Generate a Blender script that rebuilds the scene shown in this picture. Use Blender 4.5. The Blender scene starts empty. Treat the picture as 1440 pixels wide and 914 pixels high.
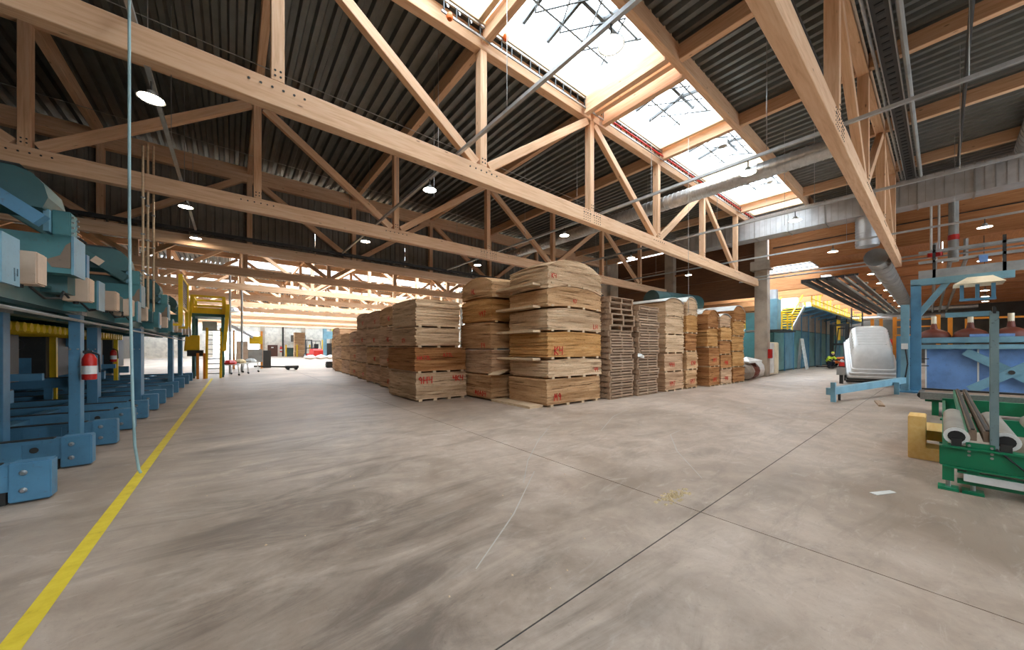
import bpy, bmesh, math, random
from mathutils import Vector, Matrix, Euler

# ------------------------------------------------------------------ camera, world, exposure
SC = bpy.context.scene
COL = SC.collection
TH = math.radians(38.94)
cam_d = bpy.data.cameras.new('camera'); cam = bpy.data.objects.new('camera', cam_d); COL.objects.link(cam)
cam.location = (0, 0, 1.5); cam.rotation_euler = (math.pi / 2, 0, -TH)
cam_d.lens = 488.85 / 1440 * 36; cam_d.sensor_width = 36; cam_d.shift_y = 34 / 1440; cam_d.clip_start = 0.05; cam_d.clip_end = 400
SC.camera = cam
W = bpy.data.worlds.new('overcast_sky'); SC.world = W; W.use_nodes = True
bg = W.node_tree.nodes['Background']; bg.inputs[0].default_value = (0.78, 0.895, 1.0, 1); bg.inputs[1].default_value = 1.0
SC.view_settings.view_transform = 'Standard'; SC.view_settings.look = 'None'
SC.view_settings.gamma = 1.0; SC.view_settings.use_curve_mapping = False
SC.view_settings.exposure = 3.95
SC.cycles.max_bounces = 8; SC.cycles.diffuse_bounces = 6; SC.cycles.transparent_max_bounces = 12
SC.cycles.sample_clamp_indirect = 8; SC.cycles.caustics_reflective = False; SC.cycles.caustics_refractive = False
SC.cycles.use_denoising = True

def portal(name, loc, rot, sx, sy):
    d = bpy.data.lights.new(name, 'AREA'); d.shape = 'RECTANGLE'; d.size = sx; d.size_y = sy; d.cycles.is_portal = True
    o = bpy.data.objects.new(name, d); o.location = loc; o.rotation_euler = rot; COL.objects.link(o); return o

YN_ = -14.3
# skylight rows: (x0, x1, y0, y1); last two unseen, added for light
SKY = [(0.7, 21.2, 3.95, 6.12), (2.5, 21.2, 22.2, 26.4), (0.0, 21.2, 32.5, 36.7), (-12.5, -7.5, 37.6, 41.6),
       (-9.0, 21.2, 42.8, 47.0), (-9.0, 21.2, 53.1, 57.3), (-9.0, 21.2, 63.4, 67.6), (24.0, 55.0, 4.6, 10.5), (-11.0, 4.0, -8.7, -4.5), (8.0, 20.0, -8.7, -6.0)]
for i, (a, b, c, d) in enumerate(SKY[:3] + SKY[7:]):
    z = 9.0 if i == 0 else (8.85 if i != 3 else 6.8)
    portal('sky_portal', ((a + b) / 2, (c + d) / 2, z), (0, 0, 0), b - a, d - c)
portal('added_gate_portal', (17.5, YN_ + 0.1, 2.4), (math.radians(90), 0, 0), 9, 4.8)  # light portal of the added gate opening

# ------------------------------------------------------------------ materials
MATS = {}
def s2l(c):
    return tuple((x / 255 / 12.92 if x / 255 <= 0.04045 else ((x / 255 + 0.055) / 1.055) ** 2.4) for x in c)
def nmat(name):
    m = bpy.data.materials.new(name); m.use_nodes = True; MATS[name] = m
    return m, m.node_tree.nodes, m.node_tree.links, m.node_tree.nodes['Principled BSDF']
def coords(N, L, scale, rnd=True, rot=(0, 0, 0)):
    tc = N.new('ShaderNodeTexCoord'); mp = N.new('ShaderNodeMapping'); mp.inputs['Scale'].default_value = scale
    mp.inputs['Rotation'].default_value = rot
    if rnd:
        oi = N.new('ShaderNodeObjectInfo'); ad = N.new('ShaderNodeVectorMath'); ad.operation = 'MULTIPLY_ADD'
        cb = N.new('ShaderNodeCombineXYZ')
        for k in range(3): L.new(oi.outputs['Random'], cb.inputs[k])
        ad.inputs[1].default_value = (37, 23, 51); L.new(cb.outputs[0], ad.inputs[0]); L.new(tc.outputs['Object'], ad.inputs[2])
        L.new(ad.outputs[0], mp.inputs['Vector'])
    else:
        L.new(tc.outputs['Object'], mp.inputs['Vector'])
    return mp.outputs[0]
def noise(N, L, v, sc, det=4, rough=0.55, dist=0):
    n = N.new('ShaderNodeTexNoise'); n.inputs['Scale'].default_value = sc; n.inputs['Detail'].default_value = det
    n.inputs['Roughness'].default_value = rough; n.inputs['Distortion'].default_value = dist
    L.new(v, n.inputs['Vector']); return n.outputs[0]
def ramp(N, L, f, stops):
    r = N.new('ShaderNodeValToRGB'); cr = r.color_ramp
    while len(cr.elements) < len(stops): cr.elements.new(0.5)
    for e, (p, c) in zip(cr.elements, stops):
        e.position = p; e.color = (*c, 1) if len(c) == 3 else c
    L.new(f, r.inputs[0]); return r.outputs[0]
def mix(N, L, f, a, b, mode='MIX'):
    m = N.new('ShaderNodeMix'); m.data_type = 'RGBA'; m.blend_type = mode
    for s, v in ((0, f), (6, a), (7, b)):
        if isinstance(v, (int, float)): m.inputs[s].default_value = v
        elif isinstance(v, tuple): m.inputs[s].default_value = (*v, 1)
        else: L.new(v, m.inputs[s])
    return m.outputs[2]
def bump(N, L, b, h, st=0.3, dist=0.01):
    n = N.new('ShaderNodeBump'); n.inputs['Strength'].default_value = st; n.inputs['Distance'].default_value = dist
    L.new(h, n.inputs['Height']); L.new(n.outputs[0], b.inputs['Normal'])

def m_wood(name, c1, c2, c3, knots=True, sat=1.0):
    m, N, L, b = nmat(name)
    v = coords(N, L, (0.5, 7, 7)); n1 = noise(N, L, v, 3.0, 6, 0.6, 0.4)
    col = ramp(N, L, n1, [(0.25, s2l(c1)), (0.5, s2l(c2)), (0.75, s2l(c3))])
    v2 = coords(N, L, (0.12, 0.4, 0.4)); n2 = noise(N, L, v2, 2.0, 2)
    col = mix(N, L, ramp(N, L, n2, [(0.35, (0, 0, 0)), (0.7, (0.35, 0.35, 0.35))]), col, s2l(c1))
    if knots:
        v3 = coords(N, L, (1.0, 3.2, 3.2)); vo = N.new('ShaderNodeTexVoronoi'); vo.inputs['Scale'].default_value = 1.9
        L.new(v3, vo.inputs['Vector'])
        k = ramp(N, L, vo.outputs['Distance'], [(0.04, (0.75, 0.75, 0.75)), (0.10, (0, 0, 0))])
        col = mix(N, L, k, col, s2l((105, 62, 38)))
    L.new(col, b.inputs['Base Color']); b.inputs['Roughness'].default_value = 0.6
    b.inputs['Specular IOR Level'].default_value = 0.3
    bump(N, L, b, n1, 0.12, 0.004)
    return m
m_wood('glulam', (204, 156, 118), (228, 186, 148), (238, 204, 170))
m_wood('plank', (156, 100, 60), (184, 124, 78), (202, 146, 100))
m_wood('dark_plank', (84, 56, 38), (104, 70, 46), (122, 84, 56))
m_wood('batten', (190, 158, 122), (210, 182, 148), (224, 200, 168), False)
m_wood('pallet_wood', (132, 104, 82), (172, 142, 114), (202, 174, 146), False)
m_wood('bench_wood', (236, 186, 106), (244, 200, 126), (248, 212, 146), False)

def m_veneer(name, c1, c2, c3):
    c1, c2, c3 = [(x[0], x[1] * 0.965, x[2] * 0.89) for x in (c1, c2, c3)]
    m, N, L, b = nmat(name)
    v = coords(N, L, (0.9, 0.9, 20)); n1 = noise(N, L, v, 1.0, 5, 0.7, 0.25)
    v2 = coords(N, L, (0.5, 0.5, 5)); n2 = noise(N, L, v2, 1.0, 3)
    v3 = coords(N, L, (14, 14, 30)); n3 = noise(N, L, v3, 1.0, 3)
    col = ramp(N, L, n1, [(0.3, s2l(c1)), (0.48, s2l(c2)), (0.66, s2l(c3))])
    col = mix(N, L, ramp(N, L, n1, [(0.34, (0.95, 0.95, 0.95)), (0.43, (0, 0, 0))]), col, s2l(tuple(x * 0.42 for x in c1)))
    col = mix(N, L, ramp(N, L, n2, [(0.45, (0, 0, 0)), (0.62, (0.55, 0.55, 0.55))]), col, s2l(tuple(max(0, x - 26) for x in c1)))
    col = mix(N, L, ramp(N, L, n3, [(0.55, (0, 0, 0)), (0.75, (0.5, 0.5, 0.5))]), col, s2l(tuple(max(0, x - 50) for x in c1)))
    L.new(col, b.inputs['Base Color']); b.inputs['Roughness'].default_value = 0.8; b.inputs['Specular IOR Level'].default_value = 0.15
    bump(N, L, b, n1, 0.6, 0.02)
m_veneer('veneer_pale', (190, 158, 132), (222, 194, 168), (238, 218, 196))
m_veneer('veneer_tan', (184, 144, 108), (214, 176, 140), (232, 202, 170))
m_veneer('veneer_gold', (178, 128, 78), (208, 160, 106), (226, 186, 138))
m_veneer('veneer_brown', (148, 98, 62), (184, 132, 88), (208, 160, 116))
m_veneer('veneer_rose', (184, 148, 124), (214, 180, 154), (232, 206, 182))
m_veneer('veneer_grey', (142, 118, 98), (176, 150, 126), (204, 182, 158))

def m_paint(name, c, rough=0.45, wear=0.25, wc=(90, 80, 70), metal=0.0):
    m, N, L, b = nmat(name)
    v = coords(N, L, (1, 1, 1)); n1 = noise(N, L, v, 1.7, 5, 0.6); n2 = noise(N, L, v, 22, 4, 0.7)
    c0 = s2l(c); d = tuple(x * 0.74 for x in c0); h = tuple(min(1, x * 1.15) for x in c0)
    col = ramp(N, L, n1, [(0.3, d), (0.5, c0), (0.72, h)])
    col = mix(N, L, ramp(N, L, n2, [(0.6, (0, 0, 0)), (0.74, (wear * 2,) * 3)]), col, s2l(wc))
    L.new(col, b.inputs['Base Color']); b.inputs['Roughness'].default_value = rough; b.inputs['Metallic'].default_value = metal
m_paint('blue_paint', (84, 134, 164)); m_paint('teal_paint', (70, 122, 124)); m_paint('dark_teal', (56, 92, 92))
m_paint('light_blue', (112, 154, 170)); m_paint('panel_blue', (112, 152, 206), 0.5)
m_paint('green_paint', (14, 124, 84), 0.4, 0.15); m_paint('yellow_paint', (240, 196, 30), 0.45, 0.1)
m_paint('orange_paint', (226, 140, 40), 0.45, 0.1); m_paint('red_paint', (196, 38, 30), 0.35, 0.08)
m_paint('beige_box', (206, 180, 156), 0.5, 0.1); m_paint('white_paint', (226, 226, 222), 0.5, 0.1)
m_paint('grey_paint', (150, 150, 146), 0.5); m_paint('dark_metal', (48, 47, 45), 0.5, 0.2, (110, 90, 70))
m_paint('black_rubber', (28, 28, 28), 0.6, 0.05); m_paint('concrete_column', (176, 160, 142), 0.8, 0.15, (120, 105, 90))
m_paint('roller_grey', (150, 142, 128), 0.6, 0.2); m_paint('belt_brown', (128, 108, 90), 0.6, 0.3)
m_paint('wall_white', (232, 228, 218), 0.7, 0.0); m_paint('wall_grey', (92, 84, 74), 0.7, 0.15)
m_paint('wall_dark', (124, 118, 108), 0.7, 0.1); m_paint('door_brown', (84, 50, 40), 0.5, 0.05)
m_paint('rust_hood', (108, 50, 34), 0.5, 0.3); m_paint('cream_hood', (228, 214, 184), 0.5, 0.05)
m_paint('mark_red', (206, 46, 30), 0.8, 0.25, (170, 110, 80)); m_paint('hivis', (214, 232, 60), 0.7, 0.0)
m_paint('skin', (206, 160, 132), 0.6, 0.0); m_paint('dark_cloth', (40, 44, 56), 0.9, 0.0)
m_paint('orange_machine', (236, 112, 36), 0.4, 0.05); m_paint('plastic_wrap', (222, 214, 206), 0.3, 0.1)
m_paint('dryer_teal', (104, 158, 160)); m_paint('dryer_blue', (98, 150, 172)); m_paint('dryer_grey', (170, 160, 146)); m_paint('post_grey', (124, 146, 148), 0.5, 0.6, (70, 80, 84)); m_paint('saw_dust', (212, 188, 146), 0.9, 0.1); m_paint('curb_board', (232, 206, 170), 0.6, 0.05, (200, 160, 120))
m_paint('rope_cloth', (160, 190, 192), 0.8, 0.1); m_paint('paper', (220, 216, 208), 0.8, 0.0)
m_paint('curb_white', (232, 236, 238), 0.6, 0.0); m_paint('scuff', (184, 176, 166), 0.8, 0.45, (150, 138, 126)); m_paint('concrete_plain', (176, 172, 164), 0.85, 0.1)

def m_metal(name, c, rough, bs=40):
    m, N, L, b = nmat(name); v = coords(N, L, (1, 1, 1)); n = noise(N, L, v, bs, 3)
    c0 = s2l(c); col = ramp(N, L, n, [(0.3, tuple(x * 0.78 for x in c0)), (0.7, c0)])
    L.new(col, b.inputs['Base Color']); b.inputs['Metallic'].default_value = 0.75; b.inputs['Roughness'].default_value = rough
m_metal('galvanized', (196, 198, 198), 0.42, 6); m_metal('duct_metal', (206, 208, 210), 0.5, 3); m_metal('steel', (180, 180, 178), 0.35)
m_metal('deck_metal', (132, 134, 130), 0.42, 3); m_metal('spiral_metal', (210, 210, 208), 0.3, 8)

m, N, L, b = nmat('hull_white'); b.inputs['Base Color'].default_value = (0.74, 0.74, 0.72, 1); b.inputs['Roughness'].default_value = 0.35
nv = noise(N, L, coords(N, L, (1, 1, 1)), 5, 4); L.new(ramp(N, L, nv, [(0.3, (0.78, 0.77, 0.75)), (0.7, (0.88, 0.87, 0.85))]), b.inputs['Base Color'])

# yellow floor paint, worn
m, N, L, b = nmat('floor_yellow'); v = coords(N, L, (1, 1, 1)); n = noise(N, L, v, 9, 6, 0.7)
L.new(ramp(N, L, n, [(0.22, s2l((168, 142, 70))), (0.4, s2l((222, 190, 44))), (0.7, s2l((236, 208, 62)))]), b.inputs['Base Color']); b.inputs['Roughness'].default_value = 0.6

# concrete floor
m, N, L, b = nmat('concrete_floor')
v = N.new('ShaderNodeNewGeometry').outputs['Position']
a = noise(N, L, v, 0.33, 5, 0.62, 0.6); bb = noise(N, L, v, 2.2, 7, 0.7, 0.3); cc = noise(N, L, v, 24, 6, 0.8)
mp_ = N.new('ShaderNodeMapping'); mp_.inputs['Scale'].default_value = (0.55, 1.7, 1); mp_.inputs['Rotation'].default_value = (0, 0, 0.35); L.new(v, mp_.inputs['Vector']); vs = mp_.outputs[0]; st = noise(N, L, vs, 1.1, 7, 0.7, 1.2)
col = ramp(N, L, bb, [(0.25, s2l((152, 131, 114))), (0.5, s2l((182, 161, 143))), (0.75, s2l((204, 184, 166)))])
col = mix(N, L, ramp(N, L, a, [(0.42, (0, 0, 0)), (0.64, (0.7, 0.7, 0.7))]), col, s2l((132, 112, 94)))
col = mix(N, L, ramp(N, L, st, [(0.5, (0, 0, 0)), (0.74, (0.55, 0.55, 0.55))]), col, s2l((112, 97, 83)))
st2 = noise(N, L, vs, 2.6, 6, 0.75, 2.0)
col = mix(N, L, ramp(N, L, st2, [(0.55, (0, 0, 0)), (0.72, (0.4, 0.4, 0.4))]), col, s2l((212, 196, 182)))
col = mix(N, L, ramp(N, L, cc, [(0.58, (0, 0, 0)), (0.76, (0.6, 0.6, 0.6))]), col, s2l((92, 78, 68)))
# darker tyre-swept zone beside the yellow line
sx = N.new('ShaderNodeSeparateXYZ'); L.new(v, sx.inputs[0])
def sm(o, x0, x1):
    r = N.new('ShaderNodeMapRange'); r.interpolation_type = 'SMOOTHSTEP'; r.inputs[1].default_value = x0; r.inputs[2].default_value = x1
    L.new(o, r.inputs[0]); return r.outputs[0]
def mul(p, q):
    n_ = N.new('ShaderNodeMath'); n_.operation = 'MULTIPLY'
    for i_, o_ in enumerate((p, q)):
        if isinstance(o_, float): n_.inputs[i_].default_value = o_
        else: L.new(o_, n_.inputs[i_])
    return n_.outputs[0]
band = mul(mul(sm(sx.outputs[0], -0.7, -0.1), sm(sx.outputs[0], 2.9, 0.8)), mul(sm(sx.outputs[1], 11.0, 5.0), ramp(N, L, st, [(0.36, (0, 0, 0)), (0.62, (0.62, 0.62, 0.62))])))
col = mix(N, L, band, col, s2l((88, 74, 62)))
L.new(col, b.inputs['Base Color'])
L.new(ramp(N, L, bb, [(0.3, (0.38,) * 3), (0.7, (0.6,) * 3)]), b.inputs['Roughness']); b.inputs['Specular IOR Level'].default_value = 0.4
bump(N, L, b, cc, 0.15, 0.004)

# lamp lens, glazing, screens
m, N, L, b = nmat('lamp_lens'); b.inputs['Emission Color'].default_value = (1.0, 0.9, 0.72, 1); b.inputs['Emission Strength'].default_value = 5.0
b.inputs['Base Color'].default_value = (1, 1, 1, 1)
m = bpy.data.materials.new('skylight_glazing'); m.use_nodes = True; MATS['skylight_glazing'] = m; N = m.node_tree.nodes; L = m.node_tree.links
N.remove(N['Principled BSDF']); t = N.new('ShaderNodeBsdfTransparent'); t.inputs[0].default_value = (0.93, 0.96, 0.97, 1)
tl = N.new('ShaderNodeBsdfTranslucent'); tl.inputs[0].default_value = (0.9, 0.93, 0.95, 1)
mx = N.new('ShaderNodeMixShader'); mx.inputs[0].default_value = 0.2
L.new(t.outputs[0], mx.inputs[1]); L.new(tl.outputs[0], mx.inputs[2]); L.new(mx.outputs[0], N['Material Output'].inputs[0])

# ------------------------------------------------------------------ mesh builder
def wloc(o):
    p = Vector((0, 0, 0))
    while o is not None:
        p = p + o.location; o = o.parent
    return p
class MB:
    def __init__(s): s.v = []; s.f = []
    def add(s, vs, fs):
        n = len(s.v); s.v += [Vector(p) for p in vs]; s.f += [tuple(n + i for i in f) for f in fs]; return s
    def box(s, x0, x1, y0, y1, z0, z1):
        return s.add([(x0, y0, z0), (x1, y0, z0), (x1, y1, z0), (x0, y1, z0), (x0, y0, z1), (x1, y0, z1), (x1, y1, z1), (x0, y1, z1)],
                     [(0, 3, 2, 1), (4, 5, 6, 7), (0, 1, 5, 4), (1, 2, 6, 5), (2, 3, 7, 6), (3, 0, 4, 7)])
    def bar(s, p, q, w, h, up=(0, 0, 1)):
        p = Vector(p); q = Vector(q); d = (q - p).normalized(); u = Vector(up)
        if abs(d.dot(u)) > 0.98: u = Vector((0, 1, 0))
        a = d.cross(u).normalized(); c = a.cross(d).normalized(); a *= w / 2; c *= h / 2
        return s.add([p - a - c, p + a - c, p + a + c, p - a + c, q - a - c, q + a - c, q + a + c, q - a + c],
                     [(0, 3, 2, 1), (4, 5, 6, 7), (0, 1, 5, 4), (1, 2, 6, 5), (2, 3, 7, 6), (3, 0, 4, 7)])
    def cyl(s, p, q, r, n=10, r2=None, cap=True):
        p = Vector(p); q = Vector(q); d = (q - p).normalized(); u = Vector((0, 0, 1)) if abs(d.z) < 0.95 else Vector((1, 0, 0))
        a = d.cross(u).normalized(); c = a.cross(d); r2 = r if r2 is None else r2
        vs = []
        for k in range(n):
            t = 2 * math.pi * k / n; e = a * math.cos(t) + c * math.sin(t); vs += [p + e * r, q + e * r2]
        fs = [(2 * k, 2 * ((k + 1) % n), 2 * ((k + 1) % n) + 1, 2 * k + 1) for k in range(n)]
        if cap: fs += [tuple(2 * k for k in reversed(range(n))), tuple(2 * k + 1 for k in range(n))]
        return s.add(vs, fs)
    def tube(s, pts, r, n=6):
        for a, b_ in zip(pts, pts[1:]): s.cyl(a, b_, r, n)
        return s
    def prism(s, poly, axis, a, b_):
        # poly of 2-D points, extruded along axis 'x','y','z' from a to b_
        def P(u, w, t): return {'x': (t, u, w), 'y': (u, t, w), 'z': (u, w, t)}[axis]
        n = len(poly); vs = [P(u, w, a) for u, w in poly] + [P(u, w, b_) for u, w in poly]
        fs = [(i, (i + 1) % n, n + (i + 1) % n, n + i) for i in range(n)] + [tuple(reversed(range(n))), tuple(range(n, 2 * n))]
        return s.add(vs, fs)
    def lathe(s, prof, c, n=16):
        m_ = len(prof); vs = []; c = Vector(c)
        for k in range(n):
            t = 2 * math.pi * k / n
            for r, z in prof: vs.append(c + Vector((r * math.cos(t), r * math.sin(t), z)))
        fs = []
        for k in range(n):
            k2 = (k + 1) % n
            for i in range(m_ - 1): fs.append((k * m_ + i, k2 * m_ + i, k2 * m_ + i + 1, k * m_ + i + 1))
        return s.add(vs, fs)
    def build(s, name, mat, parent=None, label=None, smooth=False, kind=None, bevel=0, fix=True):
        if parent is None:
            xs = [p.x for p in s.v]; ys = [p.y for p in s.v]; zs = [p.z for p in s.v]
            o0 = Vector(((min(xs) + max(xs)) / 2, (min(ys) + max(ys)) / 2, min(zs)))
        else: o0 = wloc(parent)
        me = bpy.data.meshes.new(name); me.from_pydata([p - o0 for p in s.v], [], s.f)
        if fix or bevel:
            bm = bmesh.new(); bm.from_mesh(me); bmesh.ops.recalc_face_normals(bm, faces=bm.faces)
            if bevel: bmesh.ops.bevel(bm, geom=list(bm.edges), offset=bevel, segments=2, affect='EDGES', clamp_overlap=True)
            bm.to_mesh(me); bm.free()
        if smooth:
            for p in me.polygons: p.use_smooth = True
            try: me.set_sharp_from_angle(angle=math.radians(40))
            except Exception: pass
        me.materials.append(MATS[mat]); o = bpy.data.objects.new(name, me); COL.objects.link(o)
        if parent is None: o.location = o0
        else: o.parent = parent
        if label: o['label'] = label
        if kind: o['kind'] = kind
        return o
def tag(o, label, cat, group=None):
    o['label'] = label; o['category'] = cat
    if group: o['group'] = group
    return o
def thing(name, label, cat, loc, group=None):
    o = bpy.data.objects.new(name, None); COL.objects.link(o); o.location = loc; o.empty_display_size = 0.2
    return tag(o, label, cat, group)
def struct(o): o['kind'] = 'structure'; return o
def holder(name, loc=(0, 0, 0)):
    o = bpy.data.objects.new(name, None); COL.objects.link(o); o.location = loc; o.empty_display_size = 0.2; o['kind'] = 'structure'; return o
_bm_cache = {}
def beam(name, p, q, w, h, mat, parent, label=None):
    """timber of width w (sideways) and height h whose grain runs along local X"""
    p = Vector(p); q = Vector(q); d = q - p; ln = d.length; d.normalize()
    key = (round(ln, 3), w, h, mat)
    me = _bm_cache.get(key)
    if me is None:
        me = bpy.data.meshes.new(name); bmm = bmesh.new(); bmesh.ops.create_cube(bmm, size=1)
        for v_ in bmm.verts: v_.co = Vector((v_.co.x * ln, v_.co.y * w, v_.co.z * h))
        bmesh.ops.bevel(bmm, geom=list(bmm.edges), offset=min(0.008, w / 8, h / 8), segments=1, affect='EDGES')
        bmm.to_mesh(me); bmm.free(); me.materials.append(MATS[mat]); _bm_cache[key] = me
    o = bpy.data.objects.new(name, me); COL.objects.link(o)
    u = Vector((0, 0, 1)) if abs(d.z) < 0.98 else Vector((0, 1, 0))
    y = u.cross(d).normalized(); z = d.cross(y)
    M = Matrix((d, y, z)).transposed().to_4x4(); M.translation = (p + q) / 2 - (wloc(parent) if parent else Vector())
    o.matrix_basis = M
    if parent: o.parent = parent
    if label: o['label'] = label
    return o
def dup(root, off, label=None):
    """copy of a thing with its parts and sub-parts, shifted by off"""
    r = root.copy(); COL.objects.link(r); r.location = root.location + Vector(off)
    if label: r['label'] = label
    for ch in list(root.children):
        c = ch.copy(); COL.objects.link(c); c.parent = r
        for g in list(ch.children):
            d = g.copy(); COL.objects.link(d); d.parent = c
    return r
R = random.Random(7)
ORD = ['lowest', 'second', 'third', 'fourth', 'fifth', 'sixth', 'seventh', 'eighth', 'ninth', 'tenth', 'eleventh', 'twelfth', 'thirteenth', 'fourteenth', 'fifteenth', 'sixteenth', 'seventeenth', 'eighteenth']

# ------------------------------------------------------------------ floor
XW, XE, YN, YF = -13.0, 58.0, -14.3, 86.0
fl = struct(MB().box(XW, XE, YN, YF, -0.2, -0.02).build('floor', 'dark_metal'))
JX, JY = 3.365, 1.40
def slab(x0, x1, y0, y1): MB().box(x0, x1, y0, y1, -0.02, 0.0).build('floor_slab', 'concrete_floor', fl)
g = 0.005
for x0, x1 in ((XW, JX - g), (JX + g, 23.0), (23.0 + g, XE)):
    for y0, y1 in ((YN, JY - g), (JY + g, 40.0), (40.0 + 2 * g, YF)): slab(x0, x1, y0, y1)
for q in ((JX - g, JX + g, YN, 40.0), (XW, XE, JY - g, JY + g)): MB().box(*q, -0.02, -0.004).build('joint_filler', 'black_rubber', fl, 'dark sealed joint between the slabs')
MB().add([(-0.94, -2, 0.002), (-0.84, -2, 0.002), (-0.71, 23.4, 0.002), (-0.80, 23.4, 0.002)], [(0, 1, 2, 3)]).build('painted_line', 'floor_yellow', fl, 'worn yellow painted line on the concrete')
def ribbon(pts, w, z=0.0015):
    mb = MB(); vs = []
    for i, p in enumerate(pts):
        a = Vector(pts[max(0, i - 1)]); c = Vector(pts[min(len(pts) - 1, i + 1)]); d = (c - a).normalized(); n_ = Vector((-d.y, d.x))
        ww = w * (0.3 + 0.7 * math.sin(math.pi * (i + 0.5) / len(pts)))
        vs += [(p[0] + n_.x * ww / 2, p[1] + n_.y * ww / 2, z), (p[0] - n_.x * ww / 2, p[1] - n_.y * ww / 2, z)]
    mb.add(vs, [(2 * i, 2 * i + 1, 2 * i + 3, 2 * i + 2) for i in range(len(pts) - 1)]); return mb
for pts in ([(2.55, 2.95), (3.1, 3.5), (3.9, 4.15), (4.9, 4.85)], [(4.25, 1.75), (5.1, 2.45), (6.0, 3.0), (6.5, 3.05)], [(5.3, 3.95), (6.6, 4.6), (7.6, 4.9)], [(1.3, 2.0), (2.0, 2.45), (2.9, 3.15)]):
    ribbon(pts, 0.014).build('scuff_mark', 'scuff', fl, 'pale curved scrape on the concrete')
for x0, x1, y0, y1 in ((XW, JX - g, 40, 40.012),): pass
gr = struct(MB().box(-40, 60, 86.0, 150, -0.2, -0.03).build('floor_outside', 'concrete_plain'))

# ------------------------------------------------------------------ roof: deck sheets, purlins
ceil = holder('ceiling', (0, 0, 8.55))
NX = [0.55 + 3.75 * k for k in range(-4, 7)]     # truss nodes: -14.45 ... 23.05
TY = [1.2 + 5.15 * k for k in range(-2, 17)]     # truss lines; index 2 = T0 overhead, 3 = T1, 4 = T2 ...
def deck_mesh(w, ln, per=0.28, dep=0.11):
    vs = []; fs = []; n = int(round(w / per)); per = w / n; prof = []
    for i in range(n):
        x = i * per; prof += [(x, 0), (x + per * 0.36, 0), (x + per * 0.5, dep), (x + per * 0.86, dep)]
    prof.append((w, 0))
    for x, z in prof: vs += [(x, 0, z), (x, ln, z)]
    for i in range(len(prof) - 1): fs.append((2 * i, 2 * i + 2, 2 * i + 3, 2 * i + 1))
    me = bpy.data.meshes.new('deck_sheet'); me.from_pydata(vs, [], fs); me.materials.append(MATS['deck_metal']); return me
_dk = {}
def deck(x0, x1, y0, y1, z, parent):
    k = (round(x1 - x0, 2), round(y1 - y0, 2))
    if k not in _dk: _dk[k] = deck_mesh(x1 - x0, y1 - y0)
    o = bpy.data.objects.new('deck_sheet', _dk[k]); COL.objects.link(o); o.parent = parent; o.location = Vector((x0, y0, z)) - wloc(parent)
ZR = 8.5
ys = [YN] + TY[1:] + [YF]
ys = [YN, -9.1, -3.95, 1.2, 6.35] + [6.35 + 5.15 * k for k in range(1, 16)]
for j in range(len(ys) - 1):
    y0, y1 = ys[j], ys[j + 1]
    far = y0 > 28
    xs = NX if not far else [NX[0], NX[4], NX[9], NX[10]]
    for i in range(len(xs) - 1):
        x0, x1 = max(xs[i], XW), min(xs[i + 1] + 0.3, 23.3) if i == len(xs) - 2 else xs[i + 1]
        segs = [(x0, x1, y0, y1)]
        for (a, b_, c, d) in SKY[:7] + SKY[8:]:
            out = []
            for (p, q, r, s_) in segs:
                if q <= a or p >= b_ or s_ <= c or r >= d: out.append((p, q, r, s_)); continue
                if p < a - 0.05: out.append((p, a, r, s_))
                if q > b_ + 0.05: out.append((b_, q, r, s_))
                pa, qb = max(p, a), min(q, b_)
                if r < c - 0.05: out.append((pa, qb, r, c))
                if s_ > d + 0.05: out.append((pa, qb, d, s_))
            segs = out
        for sg in segs:
            if sg[1] - sg[0] > 0.3 and sg[3] - sg[2] > 0.1: deck(*sg, ZR, ceil)
for x in NX[1:]:
    for j in range(len(ys) - 1):
        if ys[j] > 62: continue
        beam('purlin', (x, ys[j] + 0.11, 8.31), (x, ys[j + 1] - 0.11, 8.31), 0.16, 0.36, 'glulam', ceil)
struct_lbl = None

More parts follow.
